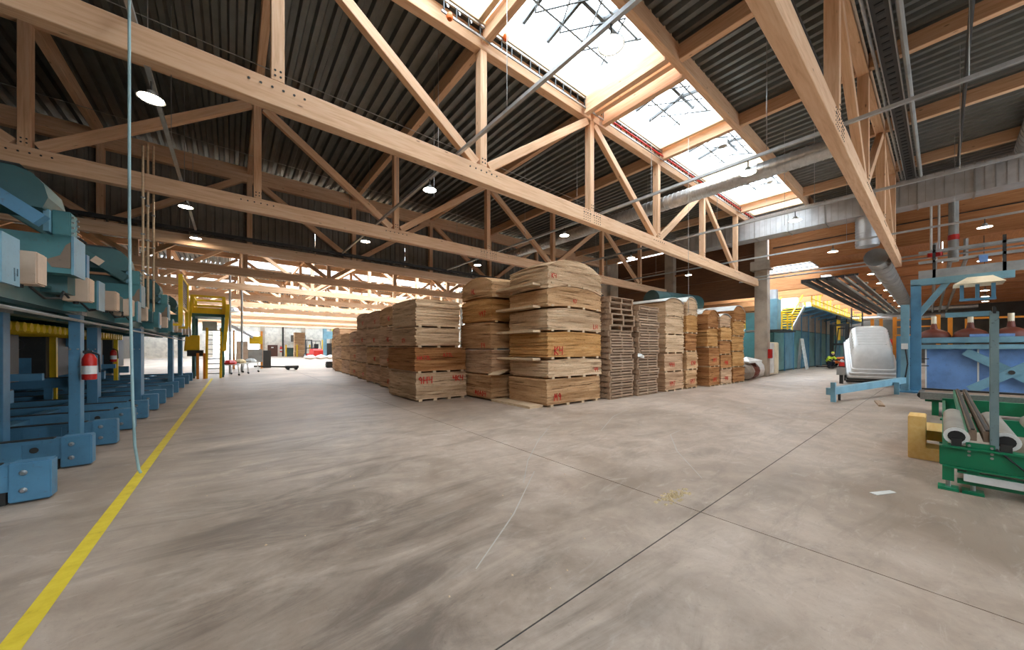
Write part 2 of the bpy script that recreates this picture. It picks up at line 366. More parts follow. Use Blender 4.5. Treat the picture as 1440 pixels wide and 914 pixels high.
# ------------------------------------------------------------------ trusses
def truss(y, label, x0, x1, near=True, zb=5.12, tilt=0.0, w=0.2, bolts=False):
    t = thing('roof_truss', label, 'truss', ((x0 + x1) / 2, y, zb), 'timber roof trusses')
    def zz(x): return -tilt * (x - 5)
    beam('bottom_chord', (x0, y, zb + 0.19 + zz(x0)), (x1, y, zb + 0.19 + zz(x1)), w, 0.38, 'glulam', t)
    beam('top_chord', (x0, y, 8.22), (x1, y, 8.22), w, 0.36, 'glulam', t)
    nodes = [n for n in NX if x0 - 0.3 < n < x1 + 0.3]
    for n in nodes:
        beam('post', (n, y, zb + 0.38 + zz(n)), (n, y, 8.04), 0.17 if near else 0.2, w, 'glulam', t)
    for i, n in enumerate(NX):
        up = (i % 2 == 0)        # node where diagonals meet the top chord
        for s_ in (-1, 1):
            k = i + s_
            if not up or not (0 <= k < len(NX)): continue
            m_ = NX[k]
            if min(n, m_) < x0 - 0.3 or max(n, m_) > x1 + 0.3: continue
            a = Vector((n + 0.16 * s_, y, 8.0)); c = Vector((m_ - 0.16 * s_, y, zb + 0.42 + zz(m_)))
            beam('diagonal', a, c, 0.15, 0.2, 'glulam', t)
    if bolts:
        mb = MB()
        for i, n in enumerate(nodes):
            z = zb + 0.26 + zz(n)
            for k in range(6):
                x = n - 0.35 + 0.14 * k
                mb.cyl((x, y - w / 2 - 0.008, z), (x, y - w / 2 + 0.01, z), 0.018, 6)
            for k in range(4):
                mb.cyl((n - 0.035 + 0.07 * (k % 2), y - w / 2 - 0.008, z + 0.19 + 0.08 * (k // 2)), (n - 0.035 + 0.07 * (k % 2), y - w / 2 + 0.01, z + 0.19 + 0.08 * (k // 2)), 0.016, 6)
        mb.build('bolts', 'dark_metal', t, 'small dark bolt heads at the joints', kind='stuff')
        for n in (8.05,):
            pm = MB()
            for sx_ in (-1, 1):
                for a_ in range(4):
                    for c_ in range(5):
                        x = n + sx_ * (0.1 + 0.09 * a_); z = zb + 0.06 + 0.07 * c_ + zz(n)
                        pm.cyl((x, y - w / 2 - 0.006, z), (x, y - w / 2 + 0.01, z), 0.014, 6)
            pm.build('bolt_grid', 'dark_metal', t, 'grid of bolt heads at the chord splice', kind='stuff')
    return t
TL = ['timber truss whose bottom chord passes right overhead, grey side towards the camera',
      'nearest big timber truss, pale front face crossing from upper left to the concrete column',
      'second timber truss, its bottom chord running behind the tall veneer stacks',
      'third timber truss, standing in front of the dark corrugated partition']
for k, lb in enumerate(TL):
    truss(1.19 if k == 0 else 1.2 + 5.15 * k + 0.05, lb, -12.9, 22.4, True, 5.12, 0.010 if k == 1 else 0.004, bolts=k in (0, 1, 2))
names = ['fourth', 'fifth', 'sixth', 'seventh', 'eighth', 'ninth', 'tenth', 'eleventh', 'twelfth', 'thirteenth']
for k, nm in enumerate(names):
    truss(1.2 + 5.15 * (k + 4), nm + ' timber truss from the camera, beyond the corrugated partition', -12.9, 22.4, False, w=0.22)
truss(1.2 - 5.15, 'timber truss at the right edge of the roof, beyond the overhead one', -12.9, 22.4, False)

# ------------------------------------------------------------------ partition siding above third truss
part = holder('wall_partition', (5, 16.85, 5.55))
def siding(name, x0, x1, y, z0, z1, mat, parent, per=0.22, dep=0.04, face=-1):
    prof = []; n = int((x1 - x0) / per); per = (x1 - x0) / n
    for i in range(n):
        x = x0 + i * per; prof += [(x, 0), (x + per * 0.55, 0), (x + per * 0.65, dep), (x + per * 0.9, dep)]
    prof.append((x1, 0)); vs = []
    for x, d in prof: vs += [(x, y - face * d, z0), (x, y - face * d, z1)]
    mb = MB(); mb.add(vs, [(2 * i, 2 * i + 2, 2 * i + 3, 2 * i + 1) for i in range(len(prof) - 1)])
    return mb.build(name, mat, parent, fix=False)
for i in range(9):
    siding('siding_sheet', XW + 3.95 * i, XW + 3.95 * (i + 1) - 0.01, 16.85, 5.5, 8.1, 'wall_dark', part)
beam('head_beam', (XW, 16.72, 8.1), (22.4, 16.72, 8.1), 0.2, 0.5, 'glulam', part)
mb = MB()
for i in range(56):
    mb.bar((XW + 0.6 + 0.62 * i, 16.6, 5.55), (XW + 0.6 + 0.62 * i, 16.6, 5.75), 0.05, 0.03)
    mb.bar((XW + 0.6 + 0.62 * i, 16.6, 5.75), (XW + 0.9 + 0.62 * i, 16.6, 5.72), 0.04, 0.03)
clad = mb
o = thing('cable_tray', 'dark cable tray lying on the third truss below the corrugated partition', 'cable tray', (5, 16.2, 5.52))
MB().box(-12, 22, 16.15, 16.19, 5.53, 5.63).build('tray_rail', 'dark_metal', o); MB().box(-12, 22, 16.35, 16.39, 5.53, 5.63).build('tray_rail', 'dark_metal', o)
mb = MB()
for i in range(110): mb.box(-12 + i * 0.31, -11.95 + i * 0.31, 16.19, 16.35, 5.53, 5.56)
mb.build('tray_rungs', 'dark_metal', o, kind='stuff')
MB().tube([(-12, 16.27, 5.6), (22, 16.27, 5.6)], 0.035).build('cable_bundle', 'grey_paint', o)

# ------------------------------------------------------------------ skylights
def skylight(idx, a, b_, c, d, z0, z1, cells, fine):
    w = holder('window_%d' % idx, ((a + b_) / 2, (c + d) / 2, z0))
    t = 0.12
    if fine:
        for (p, q) in (((a, c - t / 2), (b_, c - t / 2)), ((a, d + t / 2), (b_, d + t / 2))):
            beam('curb_board', (p[0], p[1], z0 + 0.13), (q[0], q[1], z0 + 0.13), t, 0.26, 'curb_board', w)
            beam('curb_board', (p[0], p[1], z0 + 0.33), (q[0], q[1], z0 + 0.33), t - 0.02, 0.13, 'curb_board', w)
            MB().box(a, b_, p[1] - 0.04, p[1] + 0.04, z0 + 0.4, z1).build('curb_panel', 'curb_white', w)
    else:
        MB().box(a, b_, c - t, c, z0, z1).build('curb_panel', 'curb_white', w); MB().box(a, b_, d, d + t, z0, z1).build('curb_panel', 'curb_white', w)
        MB().box(a - t, a, c, d, z0, z1).build('curb_panel', 'curb_white', w); MB().box(b_, b_ + t, c, d, z0, z1).build('curb_panel', 'curb_white', w)
    for (x0, x1) in cells:
        nx = max(1, round((x1 - x0) / (0.85 if fine else 1.3))); ny = 2 if fine else 1
        if fine:
            for x in (x0, x1):
                beam('curb_board', (x, c, z0 + 0.13), (x, d, z0 + 0.13), t, 0.26, 'curb_board', w)
                beam('curb_board', (x, c, z0 + 0.33), (x, d, z0 + 0.33), t - 0.02, 0.13, 'curb_board', w)
                MB().box(x - 0.04, x + 0.04, c, d, z0 + 0.4, z1).build('curb_panel', 'curb_white', w)
        zr = z1 + (0.2 if fine else 0.0); ym = (c + d) / 2
        for i in range(nx):
            xa, xb = x0 + (x1 - x0) * i / nx, x0 + (x1 - x0) * (i + 1) / nx
            if fine:
                for (yy, za, y2, zb_) in ((c, z1, ym, zr), (ym, zr, d, z1)):
                    MB().add([(xa, yy, za), (xb, yy, za), (xb, y2, zb_), (xa, y2, zb_)], [(0, 1, 2, 3)]).build('pane', 'skylight_glazing', w, fix=False)
            else:
                MB().add([(xa, c, z1), (xb, c, z1), (xb, d, z1), (xa, d, z1)], [(0, 1, 2, 3)]).build('pane', 'skylight_glazing', w, fix=False)
            if i > 0 or not fine:
                if fine: MB().bar((xa, c, z1 - 0.02), (xa, ym, zr - 0.02), 0.07, 0.1).build('mullion', 'dark_metal', w); MB().bar((xa, ym, zr - 0.02), (xa, d, z1 - 0.02), 0.07, 0.1).build('mullion', 'dark_metal', w)
                else: MB().bar((xa, c, z1 - 0.05), (xa, d, z1 - 0.05), 0.06, 0.08).build('mullion', 'dark_metal', w)
            if fine:
                MB().cyl((xa, c + 0.5, z1 - 0.22), (xb, d - 0.4, z1 - 0.1), 0.018, 5).build('bracing_rod', 'dark_metal', w)
                MB().cyl((xb, c + 0.5, z1 - 0.22), (xa, d - 0.4, z1 - 0.1), 0.018, 5).build('bracing_rod', 'dark_metal', w)
        if fine:
            MB().bar((x0, ym, zr - 0.03), (x1, ym, zr - 0.03), 0.08, 0.1).build('ridge_bar', 'dark_metal', w)
            for f_ in (0.3, 0.7): MB().cyl((x0, c + (d - c) * f_, z1 - 0.18), (x1, c + (d - c) * f_, z1 - 0.18), 0.022, 5).build('bracing_rod', 'dark_metal', w)
    return w
skylight(1, SKY[0][0], SKY[0][1], SKY[0][2], SKY[0][3], 8.42, 9.12, [(0.75, 4.1), (4.5, 7.65), (8.45, 11.6), (12.0, 15.35), (15.75, 19.1), (19.5, 21.1)], True)
for i, s_ in enumerate(SKY[1:7]): skylight(i + 2, *s_, 8.42, 8.9, [(s_[0], s_[1])], False)
skylight(14, *SKY[8], 8.42, 8.9, [(SKY[8][0], SKY[8][1])], False)  # unseen skylight added to light the foreground floor
skylight(15, *SKY[9], 8.42, 8.9, [(SKY[9][0], SKY[9][1])], False)  # unseen skylight added to light the press table front
# trimmer beams framing the skylight row
beam('skylight_trimmer', (0.7, 3.86, 8.28), (21.2, 3.86, 8.28), 0.16, 0.4, 'glulam', ceil)
for x in (4.1, 4.5, 7.65, 8.45, 11.6, 12.0, 15.35, 15.75, 19.1, 19.5, 21.15):
    if x in (7.65, 8.45): beam('cross_beam', (x, 3.9, 8.22), (x, 6.2, 8.22), 0.16, 0.46, 'glulam', ceil)
o = thing('exhaust_fan', 'grey motor drum hanging in the third skylight bay', 'ventilator', (13.6, 4.9, 8.5))
MB().cyl((13.6, 4.9, 8.7), (13.6, 4.9, 9.1), 0.14, 12).build('motor', 'grey_paint', o, smooth=True); MB().bar((13.0, 4.9, 9.12), (14.2, 4.9, 9.12), 0.05, 0.05).build('bracket', 'dark_metal', o)
o = thing('exhaust_fan', 'small grey motor drum hanging in the last skylight bay', 'ventilator', (18.2, 4.7, 8.5))
MB().cyl((18.2, 4.7, 8.75), (18.2, 4.7, 9.1), 0.12, 12).build('motor', 'grey_paint', o, smooth=True); MB().bar((17.7, 4.7, 9.12), (18.7, 4.7, 9.12), 0.05, 0.05).build('bracket', 'dark_metal', o)

# ------------------------------------------------------------------ outer walls
wl = holder('wall_left', (XW, 30, 0))
for i in range(10):
    y0 = YN + 10.03 * i
    MB().box(XW - 0.2, XW, y0, y0 + 10.0, 0, 8.6).build('wall_panel', 'wall_grey', wl)
wbk = holder('wall_back', (10, YN, 0))
GX0, GX1, GZ = 13.0, 22.0, 4.8  # unseen gate opening, added to let light onto the right side
for x0, x1, z0, z1 in ((XW, -4.5, 0, 8.6), (-4.5, 4.0, 0, 8.6), (GX1, 34, 0, 8.6), (34, 46, 0, 7.4), (46, XE, 0, 7.4), (4.0, GX0, 0, 8.6), (GX0, GX1, GZ, 8.6)): MB().box(x0 + 0.01, x1 - 0.01, YN - 0.3, YN, z0, z1).build('wall_panel', 'wall_grey', wbk)
wf = holder('wall_far', (10, YF, 0))
FD0, FD1, FDH = -2.6, 4.35, 4.9       # big open doorway
MB().box(XW, FD0, YF, YF + 0.3, 0, 8.6).build('wall_panel', 'wall_white', wf)
MB().box(FD0, FD1, YF, YF + 0.3, FDH, 8.6).build('wall_panel', 'wall_white', wf)
for x0, x1 in ((FD1, 12.0), (12.0, 18.0), (18.0, 23.2)): MB().box(x0 + 0.01, x1 - 0.01, YF, YF + 0.3, 0, 8.6).build('wall_panel', 'wall_white', wf)
for x in (4.9, 12.0, 17.5): MB().box(x - 0.35, x + 0.35, YF - 0.3, YF, 0, 8.6).build('pilaster', 'concrete_column', wf)
for z in (7.2, 6.6): MB().cyl((-3, YF - 0.4, z), (22, YF - 0.4, z), 0.1, 8).build('wall_pipe', 'grey_paint', wf)
MB().box(8.2, 8.5, YF - 0.25, YF, 0, 8).build('rain_pipe', 'dark_metal', wf)
dr = struct(MB().box(5.75, 7.45, YF - 0.08, YF - 0.005, 0, 2.35).build('door_1', 'door_brown')); MB().box(6.35, 6.75, YF - 0.1, YF - 0.08, 1.75, 1.95).build('door_sign', 'white_paint', dr)
wi = struct(MB().box(9.6, 12.6, YF - 0.1, YF - 0.005, 2.9, 4.6).build('window_9', 'white_paint')); MB().box(9.75, 12.45, YF - 0.12, YF - 0.1, 3.05, 4.45).build('pane', 'wall_grey', wi)
wr = holder('wall_right', (XE, 10, 0))
for i in range(6):
    y0 = YN + 8 * i
    MB().box(XE, XE + 0.2, y0, y0 + 7.98, 0, 7.4).build('wall_panel', 'wall_grey', wr)
for i in range(3):
    y0 = 5.2 + 1.5 * i
    w = struct(MB().box(XE - 0.06, XE - 0.005, y0, y0 + 1.4, 2.2, 3.6).build('window_%d' % (10 + i), 'grey_paint')); MB().box(XE - 0.08, XE - 0.06, y0 + 0.1, y0 + 1.3, 2.3, 3.5).build('pane', 'dark_metal', w)
wb = holder('wall_middle', (40, 12, 0))
for i in range(4): MB().box(23.2 + 8.7 * i, 23.2 + 8.7 * (i + 1) - 0.02, 15.5, 15.7, 0, 7.4).build('wall_panel', 'wall_dark', wb)
for i in range(7): MB().box(23.2, 23.4, 15.7 + 10.05 * i, 15.7 + 10.05 * (i + 1) - 0.02, 0, 8.6).build('wall_panel', 'wall_white', wb)

# ------------------------------------------------------------------ right bay: girder, beams, plank ceiling
gd = thing('glulam_girder', 'deep orange glulam girder over the passage to the right bay', 'beam', (22.8, -1, 5.95))
beam('girder', (22.8, YN, 7.22), (22.8, 5.9, 7.22), 0.3, 2.54, 'plank', gd)
MB().box(22.6, 22.64, YN, 5.7, 6.9, 6.93).build('lamination_joint', 'dark_metal', gd)
col = thing('concrete_column', 'square concrete column at the end of the nearest big truss', 'column', (23.0, 6.3, 0))
MB().box(22.75, 23.25, 6.0, 6.6, 0, 8.0).build('shaft', 'concrete_column', col, bevel=0.02)
MB().box(22.55, 23.35, 5.85, 6.75, 5.85, 6.35).build('corbel', 'concrete_column', col, bevel=0.02)
c2 = thing('concrete_column', 'square concrete column under the far end of the overhead truss', 'column', (23.0, 1.15, 0))
MB().box(22.7, 22.62 + 0.05, 1.1, 1.2, 5.9, 6.0).build('bracket', 'steel', c2)
COLS = [(23.05, 11.5), (23.05, 16.7)]
bpy.data.objects.remove(c2.children[0]); bpy.data.objects.remove(c2)
for i, (x, y) in enumerate(COLS):
    c3 = thing('concrete_column', ['square concrete column at the end of the second truss', 'square concrete column at the end of the third truss'][i], 'column', (x, y, 0))
    MB().box(x - 0.25, x + 0.25, y - 0.3, y + 0.3, 0, 8.0).build('shaft', 'concrete_column', c3, bevel=0.02)
wg = holder('wall_girder', (23.3, 11, 4.6))
for k in range(3): beam('wall_board', (23.25, 6.65, 5.05 + 1.22 * k), (23.25, 15.7, 5.05 + 1.22 * k), 0.12, 1.2, 'dark_plank', wg)
ceil2 = holder('ceiling_right', (40, 0, 7.0))
for k in range(8):
    x = 27 + 4 * k
    beam('roof_beam', (x, YN, 6.08), (x, 4.5, 6.08), 0.22, 0.5, 'plank', ceil2); beam('roof_beam', (x, 4.5, 5.75), (x, 15.4, 5.75), 0.22, 1.15, 'plank', ceil2)
for k in range(9):
    x0 = 23.0 + 4 * k
    for (y0, y1) in ((YN, -5.6), (-5.6, 0.0), (0.0, 4.55), (10.6, 15.4)): MB().box(x0, min(XE, x0 + 3.98), y0, y1 - 0.02, 6.34, 6.42).build('ceiling_plank', 'plank', ceil2)
skylight(13, SKY[7][0], SKY[7][1], SKY[7][2], SKY[7][3], 6.34, 6.9, [(24.0, 55.0)], False)

# ------------------------------------------------------------------ ducts and pipes under the roof
o = thing('air_duct', 'rectangular galvanized air duct crossing in front of the orange girder', 'duct', (20.4, 0, 7.0))
ly = -13.7
for i in range(18):
    y0 = ly + 1.3 * i; MB().box(20.0, 20.8, y0, y0 + 1.285, 6.95, 7.95).build('duct_section', 'duct_metal', o, bevel=0.008)
    MB().box(19.97, 20.83, y0 - 0.03, y0 + 0.015, 6.92, 7.98).build('duct_flange', 'steel', o)
    mb = MB()
    for k in range(5): mb.box(19.99, 20.0, y0 + 0.2 + 0.22 * k, y0 + 0.215 + 0.22 * k, 6.96, 7.94)
    mb.build('duct_seams', 'steel', o, kind='stuff')
def ring_duct(name, label, p, q, r, mat, ribs, cat='duct'):
    o = thing(name, label, cat, p); MB().cyl(p, q, r, 20).build('duct_pipe', mat, o, smooth=True)
    p = Vector(p); q = Vector(q); d = (q - p).normalized(); ln = (q - p).length; mb = MB(); n = int(ln / ribs)
    for k in range(n + 1): mb.cyl(p + d * (k * ribs), p + d * (k * ribs + 0.03), r + 0.012, 20)
    mb.build('seam_rings', mat, o, kind='stuff', smooth=True); return o
ring_duct('spiral_duct', 'round spiral silver duct hanging along the skylights', (12.4, 1.7, 6.85), (12.4, 16.0, 6.85), 0.24, 'spiral_metal', 0.16)
ring_duct('round_duct', 'thick grey round duct dropping from the rectangular duct', (20.5, 1.95, 6.95), (20.5, 1.95, 5.75), 0.36, 'duct_metal', 0.12)
ring_duct('round_duct', 'long grey round duct running back under the orange ceiling', (21.0, 1.75, 5.35), (56, 1.9, 5.0), 0.36, 'grey_paint', 1.2)
ring_duct('round_duct', 'round silver duct at the upper right edge under the roof', (17.0, -1.9, 8.1), (20.3, -1.9, 8.0), 0.42, 'duct_metal', 0.3)
for k in range(2):
    ring_duct('pipe_main', ['upper fat silver pipe across the far right bay', 'lower fat silver pipe across the far right bay'][k], (56.3, 15.45, 5.75 - 0.78 * k), (56.3, -2.2, 5.75 - 0.78 * k), 0.25, 'spiral_metal', 1.0, 'pipe')
o = thing('cable_tray', 'bundle of black cable trays running back beside the bright right skylight', 'cable tray', (35, 3.6, 4.8))
for k in range(6):
    MB().box(22.4, 48, 2.55 + 0.34 * k, 2.55 + 0.34 * k + (0.2, 0.12, 0.24)[k % 3], 4.9 - 0.04 * (k % 3), 5.0).build('tray', 'dark_metal', o)
for k in range(7): MB().box(23.2 + 3.4 * k, 23.3 + 3.4 * k, 2.5, 4.6, 5.02, 5.12).build('support_bar', 'dark_metal', o)
for k in range(3):
    o = MB().tube([(24 + 0.2 * k, 0.2 - 0.42 * k, 6.5), (24.4 + 0.2 * k, 0.2 - 0.42 * k, 5.4), (54, 0.6 - 0.42 * k, 5.2)], 0.07, 8).build('grey_pipe', 'grey_paint', smooth=True)
    tag(o, ['first', 'second', 'third'][k] + ' thin grey pipe from the left running back under the orange ceiling', 'pipe', 'pipes under the orange ceiling')
for k in range(2):
    o = thing('sprinkler_pipe', ['left', 'right'][k] + ' white riser pipe with a red valve in front of the girder', 'pipe', (21.9, 0.28 - 0.2 * k, 5.3))
    MB().cyl((21.9, 0.28 - 0.2 * k, 5.35), (21.9, 0.28 - 0.2 * k, 8.5), 0.035, 8).build('riser', 'white_paint', o, smooth=True)
    MB().cyl((21.9, 0.28 - 0.2 * k, 5.2), (21.9, 0.28 - 0.2 * k, 5.38), 0.1, 10).build('valve', 'red_paint', o, smooth=True)
o = thing('vent_pipe', 'thick grey vertical pipe with a red collar beside the white risers', 'pipe', (21.9, -0.28, 5.0))
MB().cyl((21.9, -0.28, 4.9), (21.9, -0.28, 8.5), 0.13, 12).build('stack', 'grey_paint', o, smooth=True); MB().cyl((21.9, -0.28, 5.75), (21.9, -0.28, 5.95), 0.15, 12).build('collar', 'red_paint', o, smooth=True)
# steel gantry with pipes right of the overhead truss end
o = thing('pipe_rack', 'grey steel pipe rack with rails at the right, below the orange girder', 'pipe rack', (21.5, -2, 4.3))
for z in (5.35, 4.95, 4.45): MB().bar((21.5, 0.6, z), (21.5, -6, z), 0.08, 0.1 if z > 4.5 else 0.35).build('rail', 'grey_paint', o)
for y in (0.2, -1.4, -3.0, -4.6): MB().bar((21.5, y, 4.3), (21.5, y, 5.6), 0.08, 0.08).build('upright', 'dark_metal', o)
MB().box(21.4, 21.48, -1.05, -0.85, 4.7, 4.95).build('blue_sign', 'panel_blue', o)

# ------------------------------------------------------------------ light tracks and lamps
def track(x, y0, y1, z, label):
    o = thing('light_track', label, 'track', (x, (y0 + y1) / 2, z - 0.04), 'conduit tracks for the lamps')
    MB().box(x - 0.03, x + 0.03, y0, y1, z - 0.03, z + 0.03).build('track_rail', 'galvanized', o)
    y = y0 + 0.6
    mb = MB()
    while y < y1:
        MB().cyl((x, y, z), (x, y, 8.5), 0.006, 5).build('hanger_wire', 'steel', o); y += 2.57
    return o
TRX = [(-0.95, 'light track above the yellow line on the left'), (3.72, 'light track crossing the nearest truss at its first diagonal'), (8.73, 'light track crossing above the tall veneer stack'),
       (13.05, 'light track above the pallet stacks'), (18.4, 'light track closest to the rectangular duct')]
for x, lb in TRX: track(x, -6 if x > 5 else -1, 16.4, 5.62, lb)
def make_lamp(x, y, z, label, scale=1.0):
    o = thing('high_bay_lamp', label, 'lamp', (x, y, z), 'round high bay lamps')
    s_ = scale * 0.76
    MB().lathe([(0.0, 0.16 * s_), (0.06 * s_, 0.16 * s_), (0.07 * s_, 0.1 * s_), (0.12 * s_, 0.08 * s_), (0.22 * s_, 0.0), (0.215 * s_, 0.0), (0.11 * s_, 0.07 * s_), (0.0, 0.085 * s_)], (x, y, z)).build('shade', 'grey_paint', o, smooth=True)
    MB().lathe([(0.0, 0.012 * s_), (0.19 * s_, 0.02 * s_), (0.19 * s_, 0.008 * s_), (0.1 * s_, -0.006 * s_), (0.0, -0.01 * s_)], (x, y, z)).build('lens', 'lamp_lens', o, 'lit warm white lens', smooth=True)
    MB().cyl((x, y, z + 0.15 * s_), (x, y, z + (0.32 if scale == 1.0 else 6.36 - z)), 0.012, 6).build('hook', 'dark_metal', o)
    return o
lamps = [((3.72, 2.62), 'lit lamp in front of the skylight, upper right of centre'), ((3.72, 7.75), 'lit lamp under the track just behind the nearest truss'), ((3.72, 12.9), 'lit lamp hanging near the second truss, left of the veneer stacks'),
         ((8.73, 2.65), 'lit lamp against the second skylight bay'), ((8.73, 8.0), 'lit lamp above the top of the tallest veneer stack'), ((8.73, 13.3), 'lit lamp left of the tallest veneer stack, above the second stack'),
         ((13.05, 2.75), 'lit lamp in front of the silver duct'), ((13.05, 8.2), 'lit lamp above the pallet stacks'), ((18.4, 2.7), 'lit lamp in front of the orange girder near the column'), ((18.4, 8.25), 'lit lamp above the rounded veneer stacks at the right'),
         ((18.4, -0.84), 'lit lamp in front of the orange girder on the far right'), ((-0.95, 7.6), 'large lit lamp at the upper left below the roof'), ((-0.95, 12.8), 'lit lamp above the left machine, before the partition'), ((-0.95, 16.2), 'lit lamp behind the partition truss on the left')]
for (x, y), lb in lamps: make_lamp(x, y, 5.32, lb)
for k in range(7):
    make_lamp(26.3 + 3.95 * k, 2.3, 5.45 if k < 5 else 5.3, ORD[k].replace('lowest', 'first') + ' lamp from the front in the row under the right orange ceiling', 1.3)
for k in range(6):
    make_lamp(24.5 + 4.2 * k, -1.1 - 0.2 * k, 5.2, ORD[k].replace('lowest', 'first') + ' lamp from the front in the row above the cream hood', 1.2)
for k in range(2):
    o = MB().cyl((22.3, -6, 5.42 - 0.16 * k), (22.3, 7.2, 5.42 - 0.16 * k), 0.035, 8).build('sprinkler_line', 'galvanized', smooth=True); tag(o, ['upper', 'lower'][k] + ' of two parallel pipes crossing just under the orange girder', 'pipe')
# thin tension wires across the trusses
for k, (y, z) in enumerate(((9.0, 7.2), (13.8, 7.4))):
    o = MB().tube([(-12, y, z + 0.4), (22, y, z)], 0.008, 5).build('tension_wire', 'steel'); tag(o, ['thin steel wire between the first and second trusses', 'thin steel wire between the second and third trusses'][k], 'wire')
for k, (x, y) in enumerate(((4.15, 8.4), (11.6, 5.2), (13.9, 3.2))):
    o = MB().cyl((x, y, 2.7 if k == 1 else 5.5), (x, y, 8.56), 0.007, 5).build('hanging_wire', 'steel')
    tag(o, ['thin wire hanging behind the first diagonal of the nearest truss', 'long thin wire hanging down in front of the pallet stacks', 'thin wire hanging below the right skylight bay', 'thin wire hanging beside the lamp of the second track'][k], 'wire')

# cable ladder along the top chord of the nearest truss
o = thing('cable_ladder', 'steel cable ladder fixed along the top chord under the skylights', 'cable ladder', (12, 6.1, 8.06))
for z in (8.13, 8.38): MB().box(3.2, 21.5, 6.14, 6.17, z - 0.02, z + 0.02).build('side_rail', 'steel', o)
me = None
for k in range(64):
    x = 3.25 + 0.285 * k
    if me is None: r0 = MB().box(x - 0.012, x + 0.012, 6.14, 6.165, 8.14, 8.37).build('rung', 'dark_metal', o); me = r0
    else: c_ = me.copy(); COL.objects.link(c_); c_.location.x += 0.285 * k
MB().tube([(8.6, 6.12, 8.22), (21.3, 6.12, 8.24)], 0.025).build('red_cable', 'red_paint', o, 'dull red cable in the ladder')
for k, (x, lb) in enumerate(((3.35, 'red fire detector near the start of the cable ladder'), (4.75, 'orange siren on the cable ladder beside the first skylight post'))):
    s_ = MB().lathe([(0, -0.06), (0.05, -0.05), (0.07, 0), (0.05, 0.06), (0, 0.07)], (x, 6.1, 8.05 if k == 0 else 8.42), 10).build('alarm_siren', 'orange_machine', smooth=True); tag(s_, lb, 'siren')
# dark trays by the overhead truss
o = thing('cable_tray', 'dark perforated cable tray with pipes beside the overhead truss', 'cable tray', (13, 0.8, 7.85))
MB().box(4, 19.9, 0.62, 0.86, 7.9, 7.93).build('tray_bed', 'dark_metal', o); MB().box(4, 19.9, 0.86, 0.88, 7.88, 8.0).build('tray_side', 'steel', o); MB().box(4, 19.9, 0.6, 0.62, 7.88, 8.0).build('tray_side', 'steel', o)
mb = MB()
for k in range(60): mb.box(4.1 + 0.26 * k, 4.18 + 0.26 * k, 0.68, 0.8, 7.885, 7.9)
mb.build('tray_holes', 'black_rubber', o, kind='stuff')
MB().cyl((4, 0.5, 7.93), (19.9, 0.5, 7.93), 0.05, 8).build('pipe', 'grey_paint', o); MB().cyl((4, 0.95, 7.98), (19.9, 0.95, 7.98), 0.03, 8).build('pipe', 'galvanized', o)
for k, (x0, y, z, lb) in enumerate(((4.0, 1.75, 7.9, 'dark pipe under the roof left of the overhead truss'), (7.0, -0.35, 7.95, 'dark vertical-looking pipe under the roof at the upper right'))):
    p_ = MB().cyl((x0, y, z), (19.9, y, z), 0.035, 8).build('roof_pipe', 'dark_metal', smooth=True); tag(p_, lb, 'pipe')

# ------------------------------------------------------------------ veneer packs
STROKE = {'K': [[(0, 0), (0, 1)], [(0.6, 1), (0, 0.5), (0.6, 0)]], '4': [[(0.05, 1), (0.05, 0.5), (0.6, 0.55)], [(0.6, 1), (0.55, 0)]], '9': [[(0.55, 0.7), (0.3, 1), (0.05, 0.75), (0.3, 0.5), (0.55, 0.7), (0.45, 0)]],
          'H': [[(0, 0), (0, 1)], [(0.6, 0), (0.6, 1)], [(0, 0.5), (0.6, 0.5)]], 'M': [[(0, 0), (0.1, 1), (0.3, 0.4), (0.5, 1), (0.6, 0)]], 'L': [[(0, 1), (0, 0), (0.5, 0)]], 'E': [[(0.5, 1), (0, 1), (0, 0), (0.5, 0)], [(0, 0.5), (0.4, 0.5)]],
          '7': [[(0, 1), (0.6, 1), (0.2, 0)]], 'A': [[(0, 0), (0.3, 1), (0.6, 0)], [(0.1, 0.4), (0.5, 0.4)]], '1': [[(0.1, 0.8), (0.3, 1), (0.3, 0)]], '0': [[(0.3, 1), (0.05, 0.5), (0.3, 0), (0.55, 0.5), (0.3, 1)]], '-': [[(0.05, 0.5), (0.5, 0.5)]]}
def writing(text, parent, face, org, h, w=None, lab=None):
    """hand painted letters: face 'S' lies in a plane of constant y, face 'W' in a plane of constant x"""
    mb = MB(); u0 = 0; w = w or h * 0.16
    for ch in text:
        for st_ in STROKE.get(ch, []):
            for a, c in zip(st_, st_[1:]):
                p = Vector((u0 + a[0] * h, a[1] * h)); q = Vector((u0 + c[0] * h, c[1] * h)); d = (q - p).normalized() * (w * 0.4); p -= d; q += d; n_ = Vector((-d.y, d.x)).normalized() * w / 2
                pts = [p - n_, q - n_, q + n_, p + n_]
                lo, hi = [], []
                for k_ in pts:
                    if face == 'S': lo.append((org[0] + k_.x, org[1], org[2] + k_.y)); hi.append((org[0] + k_.x, org[1] - 0.004, org[2] + k_.y))
                    else: lo.append((org[0], org[1] - k_.x, org[2] + k_.y)); hi.append((org[0] - 0.004, org[1] - k_.x, org[2] + k_.y))
                mb.add(lo + hi, [(4, 5, 6, 7), (0, 1, 5, 4), (1, 2, 6, 5), (2, 3, 7, 6), (3, 0, 4, 7)])
        u0 += h * 0.85
    return mb.build('marking', 'mark_red', parent, lab or 'red hand-painted mark')
